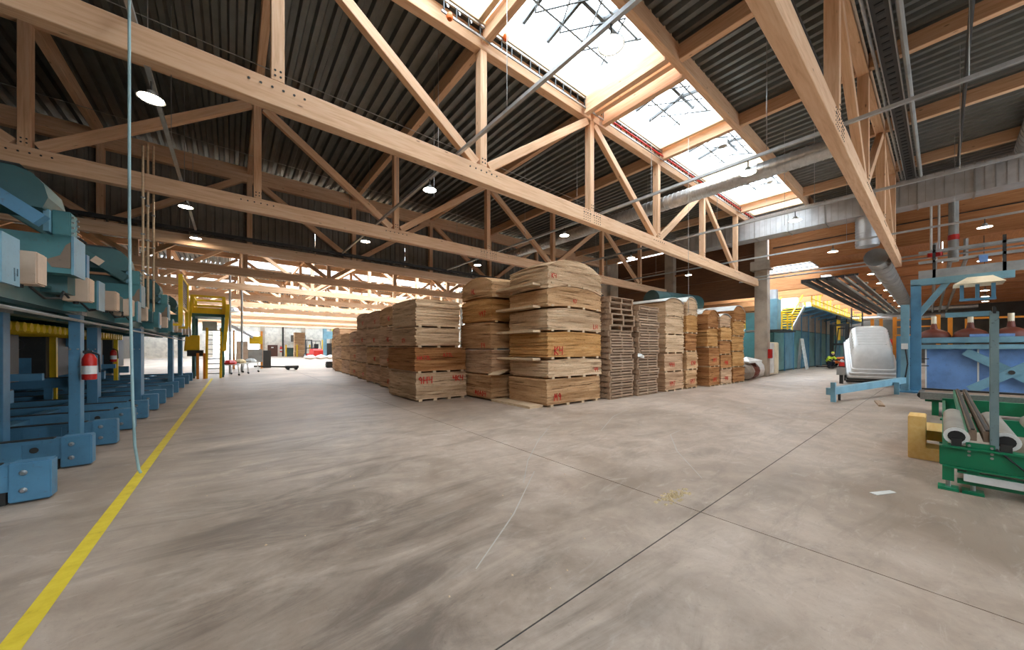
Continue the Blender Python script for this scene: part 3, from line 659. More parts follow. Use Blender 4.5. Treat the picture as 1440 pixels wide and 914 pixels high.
def pack(x0, x1, y0, y1, z0, z1, label, mat, cx=0.0, cy=0.0, base=0.0, seed=0, lay=0.024, group='veneer packs', bear=0.055, skew=0.0, marks=(), jit=0.016, nb=3, bx='y'):
    """cx / cy: how much the top bows down towards the x / y edges; base: how much of the bow the lowest sheet has"""
    r = random.Random(seed * 7919 + 13); xm, ym = (x0 + x1) / 2, (y0 + y1) / 2
    o = thing('veneer_pack', label, 'veneer', (xm, ym, z0), group)
    zb = z0 + bear
    n = max(5, int((z1 - zb) / lay)); t = (z1 - zb) / n; S = 6; mb = MB()
    wav = [r.uniform(-0.012, 0.012) for _ in range(S + 1)]; WV = [r.uniform(-1, 1) for _ in range(4 * S)]
    for i in range(n):
        f = base + (1 - base) * i / max(1, n - 1)
        j = lambda a=jit: r.uniform(-a, a)
        a, b_, c, d = x0 + j(), x1 + j(), y0 + j(), y1 + j()
        if r.random() < 0.16: c -= r.uniform(0.01, 0.03)
        if r.random() < 0.16: a -= r.uniform(0.01, 0.03)
        za, zc = zb + i * t, zb + (i + 1) * t - t * r.choice((0.05, 0.1, 0.1, 0.3))
        pts = []
        def dz(u, v): return -cx * f * (abs(2 * u - 1) ** 2.2) - cy * f * (abs(2 * v - 1) ** 2.2)
        ring = []
        for k in range(S): ring.append((k / S, 0))
        for k in range(S): ring.append((1, k / S))
        for k in range(S): ring.append((1 - k / S, 1))
        for k in range(S): ring.append((0, 1 - k / S))
        lo, hi = [], []
        for q_, (u, v) in enumerate(ring):
            px, py = a + (b_ - a) * u, c + (d - c) * v; w_ = 0.007 * WV[(q_ + i // 5) % (4 * S)] * math.sin(i * 0.9 + q_) + r.uniform(-0.003, 0.003) + dz(u, v)
            lo.append((px, py, za + w_)); hi.append((px, py, zc + w_))
        m_ = len(ring); vs = lo + hi; fs = [(k, (k + 1) % m_, m_ + (k + 1) % m_, m_ + k) for k in range(m_)]
        mb.add(vs, fs)
        ins = 0.03; core = [[(x0 + ins + (x1 - x0 - 2 * ins) * u, y0 + ins + (y1 - y0 - 2 * ins) * v, z_ + dz(u, v)) for (u, v) in ring] for z_ in (zb + i * t - 0.004, zb + (i + 1) * t - (0.004 if i == n - 1 else 0))]
        mb.add(core[0] + core[1], fs)
        # top grid (only matters for the uppermost and protruding sheets)
        if i in (0, n - 1):
            gv = []
            for v in range(S + 1):
                for u in range(S + 1): gv.append((a + (b_ - a) * u / S, c + (d - c) * v / S, (zc if i else za) + dz(u / S, v / S)))
            mb.add(gv, [(v * (S + 1) + u, v * (S + 1) + u + 1, (v + 1) * (S + 1) + u + 1, (v + 1) * (S + 1) + u) for v in range(S) for u in range(S)])
    mb.build('veneer_sheets', mat, o, kind='stuff', fix=False)
    if bear:
        # bearers follow the bow of the pack: short ones at the middle stay under it
        for k in range(nb):
            if bx == 'y':
                x = x0 + (x1 - x0) * (0.08 + 0.84 * k / (nb - 1)); MB().box(x - 0.05, x + 0.05, y0 - 0.02, y1 + 0.02, z0, z0 + bear).build('bearer', 'batten', o)
            else:
                y = y0 + (y1 - y0) * (0.08 + 0.84 * k / (nb - 1)); MB().box(x0 - 0.02, x1 + 0.02, y - 0.05, y + 0.05, z0, z0 + bear).build('bearer', 'batten', o)
    for mk in marks: writing(mk[0], o, mk[1], mk[2], mk[3])
    return o
def stack(x0, x1, y0, y1, zs, mats, name, crown=(), marks={}, seed=1, jitter=0.03, **kw):
    r = random.Random(seed); n = len(zs) - 1; out = []
    for i in range(n):
        dx, dy = r.uniform(-jitter, jitter), r.uniform(-jitter, jitter)
        cxx, cyy, bs = crown[i] if i < len(crown) else (0, 0, 0)
        pos = 'bottom' if i == 0 else ('top' if i == n - 1 else ORD[i] + ' from floor')
        out.append(pack(x0 + dx, x1 + dx, y0 + dy, y1 + dy, zs[i], zs[i + 1], '%s veneer pack, %s in %s' % (mats[i].replace('veneer_', '').replace('gold', 'golden'), pos, name), mats[i], cxx, cyy, bs, seed * 50 + i, marks=[(m_[0], m_[1], (m_[2][0] + dx, m_[2][1] + dy, m_[2][2]), m_[3]) for m_ in marks.get(i, ())], group=name.replace('the ', 'packs in the ', 1), **kw))
    return out
V = lambda s_: ['veneer_' + k for k in s_.split()]
# main stack
stack(6.30, 8.50, 6.35, 7.90, [0.0, 0.72, 1.24, 1.97, 2.61, 3.19, 3.99], V('tan pale gold pale tan pale'), 'the tallest stack in the middle', [(0, 0, 0), (0.04, 0, 0), (0.04, 0, 0), (0.07, 0, 0.3), (0.14, 0, 0.4), (0.28, 0.06, 0.5)],
      {0: [('M9', 'S', (6.52, 6.29, 0.17), 0.17)], 2: [('K4', 'S', (6.5, 6.29, 1.36), 0.2)], 5: [('K4', 'S', (6.38, 6.29, 3.34), 0.11)], 4: [('97', 'S', (7.2, 6.29, 2.74), 0.1)], 3: [('LH', 'S', (8.1, 6.29, 2.08), 0.12)], 1: [('44', 'S', (8.1, 6.29, 0.86), 0.11)]}, seed=1, jitter=0.02, nb=4)
# second stack (front left)
stack(4.05, 5.70, 9.35, 11.50, [0.0, 0.82, 1.55], V('pale brown'), 'the low wide stack at the front left', [(0, 0, 0), (0, 0, 0)], {0: [('9H4', 'S', (4.1, 9.29, 0.52), 0.18), ('4K4', 'S', (5.2, 9.29, 0.55), 0.15)], 1: [('HA77L', 'S', (4.1, 9.29, 1.2), 0.1), ('A77L', 'S', (4.9, 9.29, 1.28), 0.1)]}, seed=2, nb=4)
stack(4.12, 5.55, 9.45, 11.30, [1.55, 2.13, 3.0], V('pale pale'), 'the pair of packs set back on the low wide stack', [(0, 0, 0), (0.02, 0.03, 0)], {0: [('K4', 'W', (4.06, 10.3, 1.7), 0.12)]}, seed=3, lay=0.045)
# third stack, left of the tallest
stack(5.85, 8.0, 8.20, 9.85, [0.0, 0.74, 1.48, 2.29, 3.03, 3.74], V('tan rose tan gold tan'), 'the tall stack left of the tallest one', [(0, 0, 0), (0, 0, 0), (0, 0.03, 0), (0.02, 0.04, 0), (0.05, 0.22, 0.2)], {0: [('M0A04', 'W', (5.79, 8.95, 0.12), 0.14)], 3: [('497', 'W', (5.79, 8.75, 2.48), 0.14)], 2: [('14', 'W', (5.79, 8.6, 1.55), 0.13)], 4: [('HL', 'W', (5.79, 9.2, 3.2), 0.14)]}, seed=4)
# row going back along the aisle
rowL = [(4.65, 12.3, 14.25, 3.16, 4, 'rose rose rose tan'), (4.88, 14.5, 16.75, 3.2, 4, 'rose tan rose rose'), (5.05, 17.0, 19.0, 3.3, 4, 'tan rose rose rose'), (5.25, 19.2, 21.3, 2.52, 3, 'tan tan rose'), (5.42, 21.5, 23.8, 2.5, 3, 'rose tan tan'), (5.6, 24.0, 26.5, 2.55, 3, 'tan rose tan'), (5.95, 26.8, 29.0, 3.1, 4, 'rose rose tan rose')]
for i, (x, y0, y1, h, n, mt) in enumerate(rowL):
    zs = [h * k / n for k in range(n + 1)]
    mk = {k: [(R.choice(['4K', 'K4', 'H9', '97']), 'W', (x - 0.07, (y0 + y1) / 2 - 0.1, zs[k] + 0.2), 0.16)] for k in range(n) if i < 4 and R.random() < 0.7}
    stack(x, x + 2.2, y0, y1, zs, V(mt), 'the ' + ['first', 'second', 'third', 'fourth', 'fifth', 'sixth', 'seventh', 'eighth'][i] + ' stack back along the aisle', [(0, 0, 0)] * (n - 1) + [(0.03, 0.1, 0.2)], mk, seed=20 + i, lay=0.04, bx='x')
stack(8.0, 10.2, 21.0, 23.6, [0, 0.9, 1.8, 2.7, 3.45], V('tan gold gold gold'), 'the golden stack in the second row behind', [], seed=40, lay=0.045)
stack(8.0, 10.2, 25.0, 27.6, [0, 0.9, 1.8, 2.7, 3.5], V('tan tan gold tan'), 'the rear golden stack in the second row behind', [], seed=41, lay=0.045)
# right row of veneer stacks, rounded tops
rowR = [(11.85, 13.2, 6.1, 3.35, 5, 'rose rose pale pale pale', 0.16), (13.3, 14.2, 6.05, 3.5, 5, 'tan tan brown gold pale', 0.22), (14.75, 15.75, 5.85, 3.12, 4, 'brown brown gold brown', 0.2), (15.85, 17.0, 5.8, 3.0, 5, 'rose brown brown gold rose', 0.14), (17.1, 18.5, 5.75, 3.45, 5, 'brown gold gold gold brown', 0.25)]
for i, (x0, x1, y0, h, n, mt, cr) in enumerate(rowR):
    zs = [h * (k / n) ** (1.0 if i != 3 else 0.95) for k in range(n + 1)]
    mk = {k: [(R.choice(['44H', 'K4A', 'H97']), 'S', (x0 + 0.25, y0 - 0.06, zs[k] + 0.2), 0.15)] for k in (0, 1)} if i != 4 else {}
    stack(x0, x1, y0, y0 + 3.0, zs, V(mt), 'the ' + ['first', 'second', 'third', 'fourth', 'last'][i] + ' rounded stack right of the pallets', [(0, 0, 0)] * (n - 2) + [(0.04, 0, 0.2), (cr, 0.02, 0.5)], mk, seed=60 + i, lay=0.035, jitter=0.04)
def top_sheet(x0, x1, y0, y1, z, cr, label):
    S = 8; mb = MB()
    for s0 in (0, 0.015):
        mb.add([(x0 + (x1 - x0) * u / S, y, z + s0 - cr * abs(2 * u / S - 1) ** 2.2) for y in (y0, y1) for u in range(S + 1)], [(u, u + 1, S + 2 + u, S + 1 + u) for u in range(S)])
    mb.add([(x0 + (x1 - x0) * u / S, y0, z + s0 - cr * abs(2 * u / S - 1) ** 2.2) for s0 in (0, 0.015) for u in range(S + 1)], [(u, u + 1, S + 2 + u, S + 1 + u) for u in range(S)])
    tag(mb.build('cover_sheet', 'paper', fix=False), label, 'sheet', 'pale cover sheets on the rounded stacks')
for i, (x0, x1, y0, h, n, mt, cr) in enumerate(rowR):
    top_sheet(x0 - 0.02, x1 + 0.02, y0 - 0.02 + (0.25 if i in (2,) else 0), y0 + 3.0, h + 0.005, cr * 1.05, 'pale cover sheet bowed over the ' + ['first', 'second', 'third', 'fourth', 'last'][i] + ' rounded stack')
# loose things on the stacks
o = MB().bar((5.72, 7.9, 0.78), (6.3, 8.17, 0.9), 0.35, 0.02).build('loose_veneer', 'batten'); tag(o, 'pale loose veneer sheet sticking out of the tall stack left of the tallest', 'veneer')
for k, z in enumerate((3.19, 2.61, 1.97, 1.24)):
    o = MB().box(6.02, 6.29, 6.6, 8.2, z - 0.03, z + 0.03).build('projecting_sheet', 'batten'); tag(o, ['pale board sticking out left under the top pack of the tallest stack', 'pale board sticking out left below the fifth pack of the tallest stack', 'pale board sticking out left above the golden K4 pack', 'pale board sticking out left below the golden K4 pack'][k], 'board')
o = MB().box(5.82, 6.28, 6.5, 8.15, 0.0, 0.06).build('base_board', 'batten'); tag(o, 'pale board on the floor at the foot of the tallest stack', 'board')

# pallet stacks
def pallet(x0, y0, z0, label, group, closed):
    o = thing('pallet', label, 'pallet', (x0 + 0.62, y0 + 0.5, z0), group); w, d = 1.24, 1.0
    for k in range(3): MB().box(x0 + k * (w - 0.07) / 2, x0 + k * (w - 0.07) / 2 + 0.07, y0 + 0.01, y0 + d, z0 + 0.018, z0 + 0.14).build('stringer', 'pallet_wood', o)
    for k in range(5): MB().box(x0 - 0.01, x0 + w + 0.01, y0 + k * (d - 0.13) / 4, y0 + k * (d - 0.13) / 4 + 0.13, z0 + 0.14, z0 + 0.165).build('top_board', 'pallet_wood', o)
    for k in range(3): MB().box(x0, x0 + w, y0 + k * (d - 0.1) / 2, y0 + k * (d - 0.1) / 2 + 0.1, z0, z0 + 0.018).build('bottom_board', 'pallet_wood', o)
    if closed:
        MB().box(x0 + 0.05, x0 + w - 0.05, y0 - 0.012, y0 + 0.01, z0 + 0.045, z0 + 0.11).build('side_board', 'pallet_wood', o); MB().box(x0 - 0.012, x0 + 0.01, y0 + 0.03, y0 + d - 0.03, z0 + 0.035, z0 + 0.125).build('side_board', 'pallet_wood', o)
    return o
for s_, (px, py, n, nm) in enumerate(((8.76, 6.2, 18, 'left'), (10.12, 6.12, 17, 'right'))):
    gname = 'pallets in the %s stack' % nm
    base = pallet(px, py, 0.0, 'grey closed-sided pallet, lowest of the %s pallet stack' % nm, gname, True)
    opn = pallet(px, py, 0.1715 * (n - 1), 'open wooden pallet on top of the left pallet stack', gname, False) if s_ == 0 else None
    for k in range(1, n):
        off = (R.uniform(-0.05, 0.05), R.uniform(-0.06, 0.05), 0.1715 * k)
        if opn and k == n - 1: continue
        if opn and k > 11:
            dup(opn, (off[0], off[1], 0.1715 * (k - n + 1)), 'open wooden pallet, %s from the floor in the left pallet stack' % ORD[k])
        else:
            dup(base, off, 'grey closed-sided pallet, %s from the floor in the %s pallet stack' % (ORD[k], nm))
o = MB().add([(10.0, 6.05, 1.26), (10.3, 6.0, 1.2), (10.45, 6.1, 1.3), (10.15, 6.15, 1.4), (10.2, 5.98, 1.32)], [(0, 1, 4), (1, 2, 4), (2, 3, 4), (3, 0, 4), (0, 3, 2, 1)]).build('torn_paper', 'paper'); tag(o, 'torn white paper stuck between the two pallet stacks', 'paper')

# ------------------------------------------------------------------ left machine: lower chain conveyor
lc = thing('chain_conveyor', 'long low blue chain conveyor of parallel cross beams on the left floor', 'conveyor', (-3.5, 12, 0))
BY = [4.35, 5.62, 6.93, 8.2, 9.5, 10.8, 12.15, 13.4, 14.95, 16.4, 18.3, 20.2, 22.0]
for i, y in enumerate(BY):
    b_ = MB().box(-8.0, -1.62, y, y + 0.14, 0.13, 0.385).build('cross_beam', 'blue_paint', lc)
    MB().box(-8.0, -1.8, y - 0.012, y + 0.152, 0.345, 0.38).build('beam_flange', 'blue_paint', b_)
    MB().box(-8.0, -1.8, y - 0.012, y + 0.152, 0.13, 0.16).build('beam_flange', 'blue_paint', b_)
    MB().box(-7.9, -1.72, y + 0.02, y + 0.12, 0.385, 0.397).build('wear_strip', 'dark_metal', b_, 'dark chain-worn strip on top')
    e = MB().prism([(-1.66, 0.02), (-1.66, 0.4), (-1.4, 0.4), (-1.4, 0.02)], 'y', y - 0.015, y + 0.155).build('end_block', 'blue_paint', lc, bevel=0.01)
    if i < 7:
        for z in (0.13, 0.3): MB().lathe([(0, 0.02), (0.015, 0.018), (0.028, 0.008), (0.032, 0)], (0, 0, 0), 10)
        mb = MB()
        for z in (0.13, 0.3): mb.cyl((-1.57, y - 0.015, z), (-1.57, y - 0.04, z), 0.028, 10, 0.014)
        mb.build('bolt_heads', 'steel', e, kind='stuff')
        MB().cyl((-1.86, y - 0.001, 0.27), (-1.86, y - 0.008, 0.27), 0.035, 12).build('slot', 'dark_metal', b_)
        MB().box(-2.3, -1.95, y - 0.014, y - 0.002, 0.16, 0.345).build('stiffener', 'blue_paint', b_)
    MB().box(-1.75, -1.68, y + 0.02, y + 0.12, 0.0, 0.14).build('foot', 'dark_metal', lc)
    for x in (-3.6, -6.2): MB().box(x, x + 0.1, y + 0.02, y + 0.12, 0.0, 0.14).build('foot', 'dark_metal', lc)
for x in (-2.75, -4.6, -6.8): MB().box(x, x + 0.16, 4.2, 22.2, 0.16, 0.34).build('long_beam', 'blue_paint', lc)
# raised roller beds behind
for k, (x0, x1, y, z) in enumerate(((-7.5, -3.0, 10.2, 0.55), (-7.5, -3.0, 13.0, 0.6), (-7.5, -3.0, 16.0, 0.6), (-7.5, -3.0, 19.2, 0.62))):
    b_ = MB().box(x0, x1, y, y + 0.16, z, z + 0.22).build('raised_beam', 'blue_paint', lc); MB().box(x0, x1, y + 0.03, y + 0.13, z + 0.22, z + 0.24).build('wear_strip', 'dark_metal', b_)
    for x in (x0 + 0.3, x1 - 0.3): MB().box(x - 0.06, x + 0.06, y + 0.02, y + 0.14, 0, z).build('leg', 'blue_paint', lc)

# upper deck
ud = thing('sorter_deck', 'teal upper sorting deck on blue posts with beige motor boxes', 'machine', (-2.5, 12, 0))
MB().box(-1.86, -1.7, 3.2, 22, 2.0, 2.2).build('deck_girder', 'dark_teal', ud); MB().box(-2.55, -2.38, 3.2, 22, 2.0, 2.2).build('deck_girder', 'dark_teal', ud); MB().box(-6.2, -6.0, 3.2, 22, 2.0, 2.2).build('deck_girder', 'dark_teal', ud)
MB().box(-6.2, -1.62, 3.2, 22.0, 2.2, 2.23).build('deck_plate', 'dark_teal', ud)
def post(x, y, w, d):
    p_ = MB().box(x - w / 2, x + w / 2, y, y + d, 0.0, 2.0).build('post', 'blue_paint', ud, bevel=0.006); MB().box(x - w / 2 - 0.02, x + w / 2 + 0.02, y - 0.02, y + d + 0.02, 1.99, 2.04).build('cap_plate', 'grey_paint', p_)
    mb = MB()
    for k in range(2):
        mb.cyl((x - w / 3 + k * w * 0.66, y - 0.005, 1.5), (x - w / 3 + k * w * 0.66, y - 0.02, 1.5), 0.012, 6)
    mb.build('clamp_bolts', 'steel', p_, kind='stuff')
for (x, y, w, d) in ((-1.745, 7.8, 0.11, 0.18), (-2.43, 7.8, 0.17, 0.2), (-1.75, 12.1, 0.13, 0.4), (-2.45, 12.1, 0.16, 0.3), (-1.75, 17.9, 0.13, 0.4), (-1.75, 21.0, 0.13, 0.4), (-6.1, 7.8, 0.2, 0.2), (-6.1, 12.1, 0.2, 0.2), (-6.1, 17.9, 0.2, 0.2), (-1.745, 3.4, 0.11, 0.18)): post(x, y, w, d)
for i in range(7):
    y = 4.66 + 2.57 * i
    g_ = MB().box(-6.0, -1.42, y - 0.02, y + 0.28, 2.05, 2.41).build('cross_girder', 'teal_paint', ud); MB().box(-1.42, -1.4, y - 0.02, y + 0.28, 2.03, 2.43).build('end_plate', 'light_blue', g_)
    MB().box(-6.0, -1.5, y - 0.05, y - 0.02, 2.0, 2.06).build('lower_flange', 'teal_paint', g_)
st = [6.2, 10.05, 13.9, 17.75]
for i, y in enumerate(st):
    g_ = MB().box(-6.0, -1.42, y + 0.06, y + 0.43, 2.36, 2.78).build('upper_girder', 'teal_paint', ud); MB().box(-1.42, -1.4, y + 0.05, y + 0.45, 2.35, 2.79).build('end_plate', 'light_blue', g_)
    MB().prism([(-1.425, 2.42), (-1.56, 2.42), (-1.6, 2.5), (-1.5, 2.56), (-1.46, 2.68), (-1.425, 2.72)], 'y', y + 0.052, y + 0.062).build('scraped_patch', 'belt_brown', g_, 'bare scraped patch')
    c_ = MB().box(-1.56, -1.42, y + 0.04, y + 0.26, 2.78, 3.06).build('stub_column', 'teal_paint', ud, bevel=0.01)
    mb = MB()
    for k in range(4): mb.cyl((-1.42, y + 0.07, 2.83 + 0.06 * k), (-1.4, y + 0.07, 2.83 + 0.06 * k), 0.012, 6); mb.cyl((-1.42, y + 0.23, 2.83 + 0.06 * k), (-1.4, y + 0.23, 2.83 + 0.06 * k), 0.012, 6)
    mb.build('column_bolts', 'steel', c_, kind='stuff'); MB().box(-1.6, -1.56, y - 0.02, y + 0.32, 2.8, 3.04).build('bolt_flange', 'light_blue', c_)
    a_ = MB().bar((-1.56, y - 0.2, 2.86), (-4.2, y - 0.2, 4.85), 0.14, 0.13, (0, 0, 1)).build('inclined_arm', 'blue_paint' if i == 0 else 'dark_teal', ud)
    MB().bar((-1.97, y - 0.275, 3.17), (-1.86, y - 0.275, 3.087), 0.008, 0.12).build('label_plate', 'yellow_paint' if i == 0 else 'beige_box', a_)
    prof = [(-4.4, 3.02), (-4.4, 3.42), (-1.76, 3.42), (-1.65, 3.38), (-1.57, 3.28), (-1.54, 3.14), (-1.58, 3.02)]
    h_ = MB().prism(prof, 'y', y - 0.12, y + 0.4).build('curved_hood', 'dark_teal', ud); MB().prism([(-1.76, 3.42), (-1.72, 3.44), (-4.4, 3.44), (-4.4, 3.42)], 'y', y - 0.14, y + 0.42).build('hood_lip', 'dark_metal', h_)
    MB().box(-6.0, -1.7, y + 0.9, y + 1.1, 2.3, 2.75).build('side_plate', 'dark_teal', ud)
    MB().box(-1.55, -1.45, y + 0.75, y + 0.85, 2.35, 2.72).build('bracket', 'blue_paint', ud)
for i, y in enumerate((5.25, 6.76, 8.08, 9.2, 10.55, 12.4, 13.6, 15.0, 16.0, 17.2, 18.5, 19.8, 21.0)):
    b_ = MB().box(-1.62, -1.39, y, y + 0.22, 2.1, 2.4).build('motor_box', 'beige_box', ud, bevel=0.012); MB().box(-1.66, -1.62, y + 0.03, y + 0.19, 2.14, 2.34).build('gland_plate', 'dark_metal', b_)
    MB().cyl((-1.52, y + 0.1, 2.1), (-1.52, y + 0.1, 2.07), 0.025, 8).build('cable_gland', 'black_rubber', b_)
    if i < 6: MB().box(-1.72, -1.5, y - 0.28, y - 0.02, 2.16, 2.42).build('box_bracket', 'dark_teal', b_)
writing('4', ud, 'W', (-1.398, 4.9, 2.07), 0.1, 0.012, 'hand-written number on the first end plate').data.materials[0] = MATS['dark_metal']
for k, y in enumerate((9.9, 12.9, 15.7, 18.6)):  # added dark boxes standing in for the shade under the deck
    b_ = MB().box(-5.9, -3.3, y, y + 1.7, 0.85, 1.9).build('shade_box', 'dark_metal', ud); MB().box(-5.7, -3.5, y - 0.02, y, 0.95, 1.3).build('box_cover', 'blue_paint' if k % 2 else 'dark_teal', b_)
    for x in (-5.5, -4.6, -3.7): MB().cyl((x, y - 0.06, 1.6), (x, y, 1.6), 0.12, 10).build('box_disc', 'dark_metal', b_)
    MB().box(-3.3, -3.2, y + 0.2, y + 0.3, 0.3, 1.9).build('guard_post', 'yellow_paint' if k % 2 else 'blue_paint', ud)
for i, y in enumerate((5.6, 7.05, 8.4, 9.5)):
    MB().tube([(-1.5, y - 0.1, 2.1), (-1.48, y + 0.15, 2.02), (-1.46, y + 0.5, 2.06), (-1.5, y + 0.75, 2.16), (-1.52, y + 1.0, 2.12)], 0.012, 6).build('cable', 'black_rubber', ud, smooth=True)
MB().tube([(-1.7, 7.3, 2.75), (-1.66, 7.25, 2.95), (-1.62, 7.4, 3.02), (-1.6, 7.6, 3.0)], 0.016, 6).build('air_hose', 'black_rubber', ud, smooth=True)
MB().tube([(-1.66, 3.4, 1.9), (-1.66, 22, 1.9)], 0.02, 6).build('air_line', 'grey_paint', ud, smooth=True)
# X-braces and inner frames under the deck
for k, (y, x0, x1) in enumerate(((9.2, -4.6, -3.0), (9.6, -4.2, -5.8), (14.2, -4.8, -3.2))):
    MB().bar((x0, y, 0.4), (x1, y, 1.75), 0.1, 0.16).build('brace', 'blue_paint' if k != 1 else 'dark_metal', ud); MB().bar((x1, y + 0.12, 0.4), (x0, y + 0.12, 1.75), 0.1, 0.16).build('brace', 'blue_paint', ud)
for y in (9.0, 14.0): MB().box(-6, -2.6, y + 1, y + 1.1, 0.95, 1.07).build('tie_bar', 'blue_paint', ud)
mb = MB()
for k in range(30): mb.cyl((-6.0, 8.6 + k * 0.25, 1.86), (-2.6, 8.6 + k * 0.25, 1.86), 0.08, 8)
mb.build('roller_row', 'yellow_paint', ud, 'row of dull yellow rollers under the deck', kind='stuff')

def extinguisher(x, y, z, label, s_=1.0):
    o = thing('fire_extinguisher', label, 'fire extinguisher', (x, y, z))
    MB().lathe([(0, 0), (0.07 * s_, 0), (0.075 * s_, 0.02), (0.075 * s_, 0.3 * s_), (0.05 * s_, 0.36 * s_), (0.02 * s_, 0.38 * s_), (0, 0.38 * s_)], (x, y, z), 14).build('cylinder', 'red_paint', o, smooth=True)
    MB().lathe([(0.0762 * s_, 0.08 * s_), (0.0762 * s_, 0.2 * s_)], (x, y, z), 14).build('paper_label', 'white_paint', o, smooth=True)
    MB().box(x - 0.06 * s_, x + 0.03 * s_, y - 0.015, y + 0.015, z + 0.38 * s_, z + 0.42 * s_).build('handle', 'dark_metal', o)
    MB().tube([(x + 0.02, y, z + 0.4 * s_), (x + 0.09 * s_, y, z + 0.36 * s_), (x + 0.1 * s_, y, z + 0.1 * s_)], 0.012, 6).build('hose', 'black_rubber', o)
extinguisher(-1.60, 7.78, 1.06, 'red fire extinguisher hung on the nearest blue post'); extinguisher(-2.9, 16.5, 1.1, 'red fire extinguisher hung inside the machine beyond the second post')

# fence, then added housings standing in for the dark behind the machine
ys2 = thing('safety_fence', 'orange and yellow mesh safety fence behind the blue beds', 'fence', (-7.4, 20, 0))
for k in range(9):
    MB().box(-7.45, -7.37, 12 + 2 * k, 12.08 + 2 * k, 0, 2.0).build('fence_post', 'yellow_paint' if k % 2 else 'orange_paint', ys2)
for k in range(8):
    mb = MB()
    for q in range(8): mb.box(-7.42, -7.41, 12.1 + 2 * k, 13.98 + 2 * k, 0.2 + 0.22 * q, 0.21 + 0.22 * q)
    for q in range(9): mb.box(-7.42, -7.41, 12.1 + 2 * k + 0.22 * q, 12.11 + 2 * k + 0.22 * q, 0.2, 1.9)
    mb.build('mesh_panel', 'dark_metal', ys2, kind='stuff')
for k, (x, y, sx_, sy_, h, mt, lb) in enumerate(((-9.5, 12, 1.6, 3.2, 1.7, 'panel_blue', 'added big blue housing filling the dark behind the first posts'), (-8.6, 8.2, 1.0, 3.4, 1.9, 'dark_metal', 'added black housing for the dark at the left frame edge behind the blue beds'), (-9.4, 17.5, 1.5, 3.5, 1.8, 'dark_teal', 'added dark teal housing filling the dark behind the fence'), (-9.6, 24, 1.5, 4, 1.9, 'dark_metal', 'added black housing for the dark at the back of the blue beds'), (-5.2, 25.5, 1.6, 1.2, 1.7, 'grey_paint', 'grey switch cabinet at the end of the blue beds'))):
    o = thing('filler_housing', lb, 'machine', (x, y, 0)); MB().box(x - sx_ / 2, x + sx_ / 2, y - sy_ / 2, y + sy_ / 2, 0, h).build('housing', mt, o, bevel=0.03)
    for q in range(3): MB().box(x + sx_ / 2, x + sx_ / 2 + 0.03, y - sy_ / 2 + 0.1 + q * sy_ / 3, y - sy_ / 2 - 0.05 + (q + 1) * sy_ / 3, 0.2, h - 0.15).build('access_door', mt, o)
    MB().box(x - sx_ / 2 + 0.2, x + sx_ / 2 - 0.2, y - 0.3, y + 0.3, h, h + 0.25).build('top_unit', 'grey_paint', o)

# rope, guide pipes
o = MB().tube([(-0.93, 6.0, 8.4), (-0.93, 6.0, 3.1), (-0.92, 6.0, 2.0), (-0.905, 6.01, 0.9), (-0.89, 6.03, 0.35), (-0.86, 6.05, 0.06), (-0.845, 6.06, 0.012)], 0.014, 8).build('hanging_rope', 'rope_cloth', smooth=True); tag(o, 'pale blue rope hanging from the roof down to the yellow line', 'rope')
for k, (x, y) in enumerate(((-1.5, 10.99), (-1.5, 11.57), (-1.5, 12.33))):
    o = thing('guide_pipe', ['left', 'middle', 'right'][k] + ' thin pale pipe of the three rising from the teal machine', 'pipe', (x, y, 2.4), 'three pale pipes'); MB().cyl((x, y, 2.43), (x, y, 5.95 + 0.3 * k), 0.022, 8).build('pipe', 'batten', o, smooth=True)
    for z in (3.2, 4.0, 4.8): MB().box(x - 0.03, x + 0.03, y - 0.03, y + 0.03, z, z + 0.03).build('clip', 'grey_paint', o)
# yellow gate panel on the deck
o = thing('gate_panel', 'upright yellow framed black mesh gate on top of the teal machine', 'gate', (-1.2, 16, 2.8))
for y in (15.0, 17.0): MB().box(-1.28, -1.18, y - 0.05, y + 0.05, 2.3 , 3.85).build('frame_post', 'yellow_paint', o)
for z in (2.85, 3.8): MB().box(-1.26, -1.2, 15.0, 17.0, z - 0.03, z + 0.03).build('frame_rail', 'yellow_paint', o)
for y in (15.0, 17.0): MB().box(-1.7, -1.2, y - 0.04, y + 0.04, 2.23, 2.3).build('foot_bracket', 'yellow_paint', o)
mb = MB()
for k in range(12): mb.box(-1.235, -1.225, 15.05, 16.95, 2.9 + 0.075 * k, 2.95 + 0.075 * k)
mb.build('mesh', 'dark_metal', o, kind='stuff')

# ------------------------------------------------------------------ yellow stair tower
o = thing('stair_tower', 'yellow and teal stair tower with a railed platform at the end of the left machine', 'stairs', (-0.8, 25, 0))
for (x, y) in ((-1.5, 24.2), (-0.35, 24.2), (-1.5, 26.2), (-0.35, 26.2)): MB().box(x - 0.06, x + 0.06, y - 0.06, y + 0.06, 0, 3.2).build('leg', 'teal_paint', o)
MB().box(-1.6, -0.25, 24.1, 26.3, 3.2, 3.35).build('platform', 'teal_paint', o)
for (p, q) in (((-1.55, 24.15), (-0.3, 24.15)), ((-1.55, 26.25), (-0.3, 26.25)), ((-0.3, 24.15), (-0.3, 26.25)), ((-1.55, 24.15), (-1.55, 26.25))):
    for z in (3.75, 4.25): MB().bar((*p, z), (*q, z), 0.1, 0.1).build('rail', 'yellow_paint', o)
for (x, y) in ((-1.55, 24.15), (-0.3, 24.15), (-0.3, 26.25), (-1.55, 26.25)): MB().bar((x, y, 3.35), (x, y, 4.28), 0.15, 0.15).build('rail_post', 'yellow_paint', o)
MB().bar((-1.55, 24.1, 3.5), (-0.3, 24.1, 3.5), 0.05, 0.3).build('toe_board', 'yellow_paint', o)
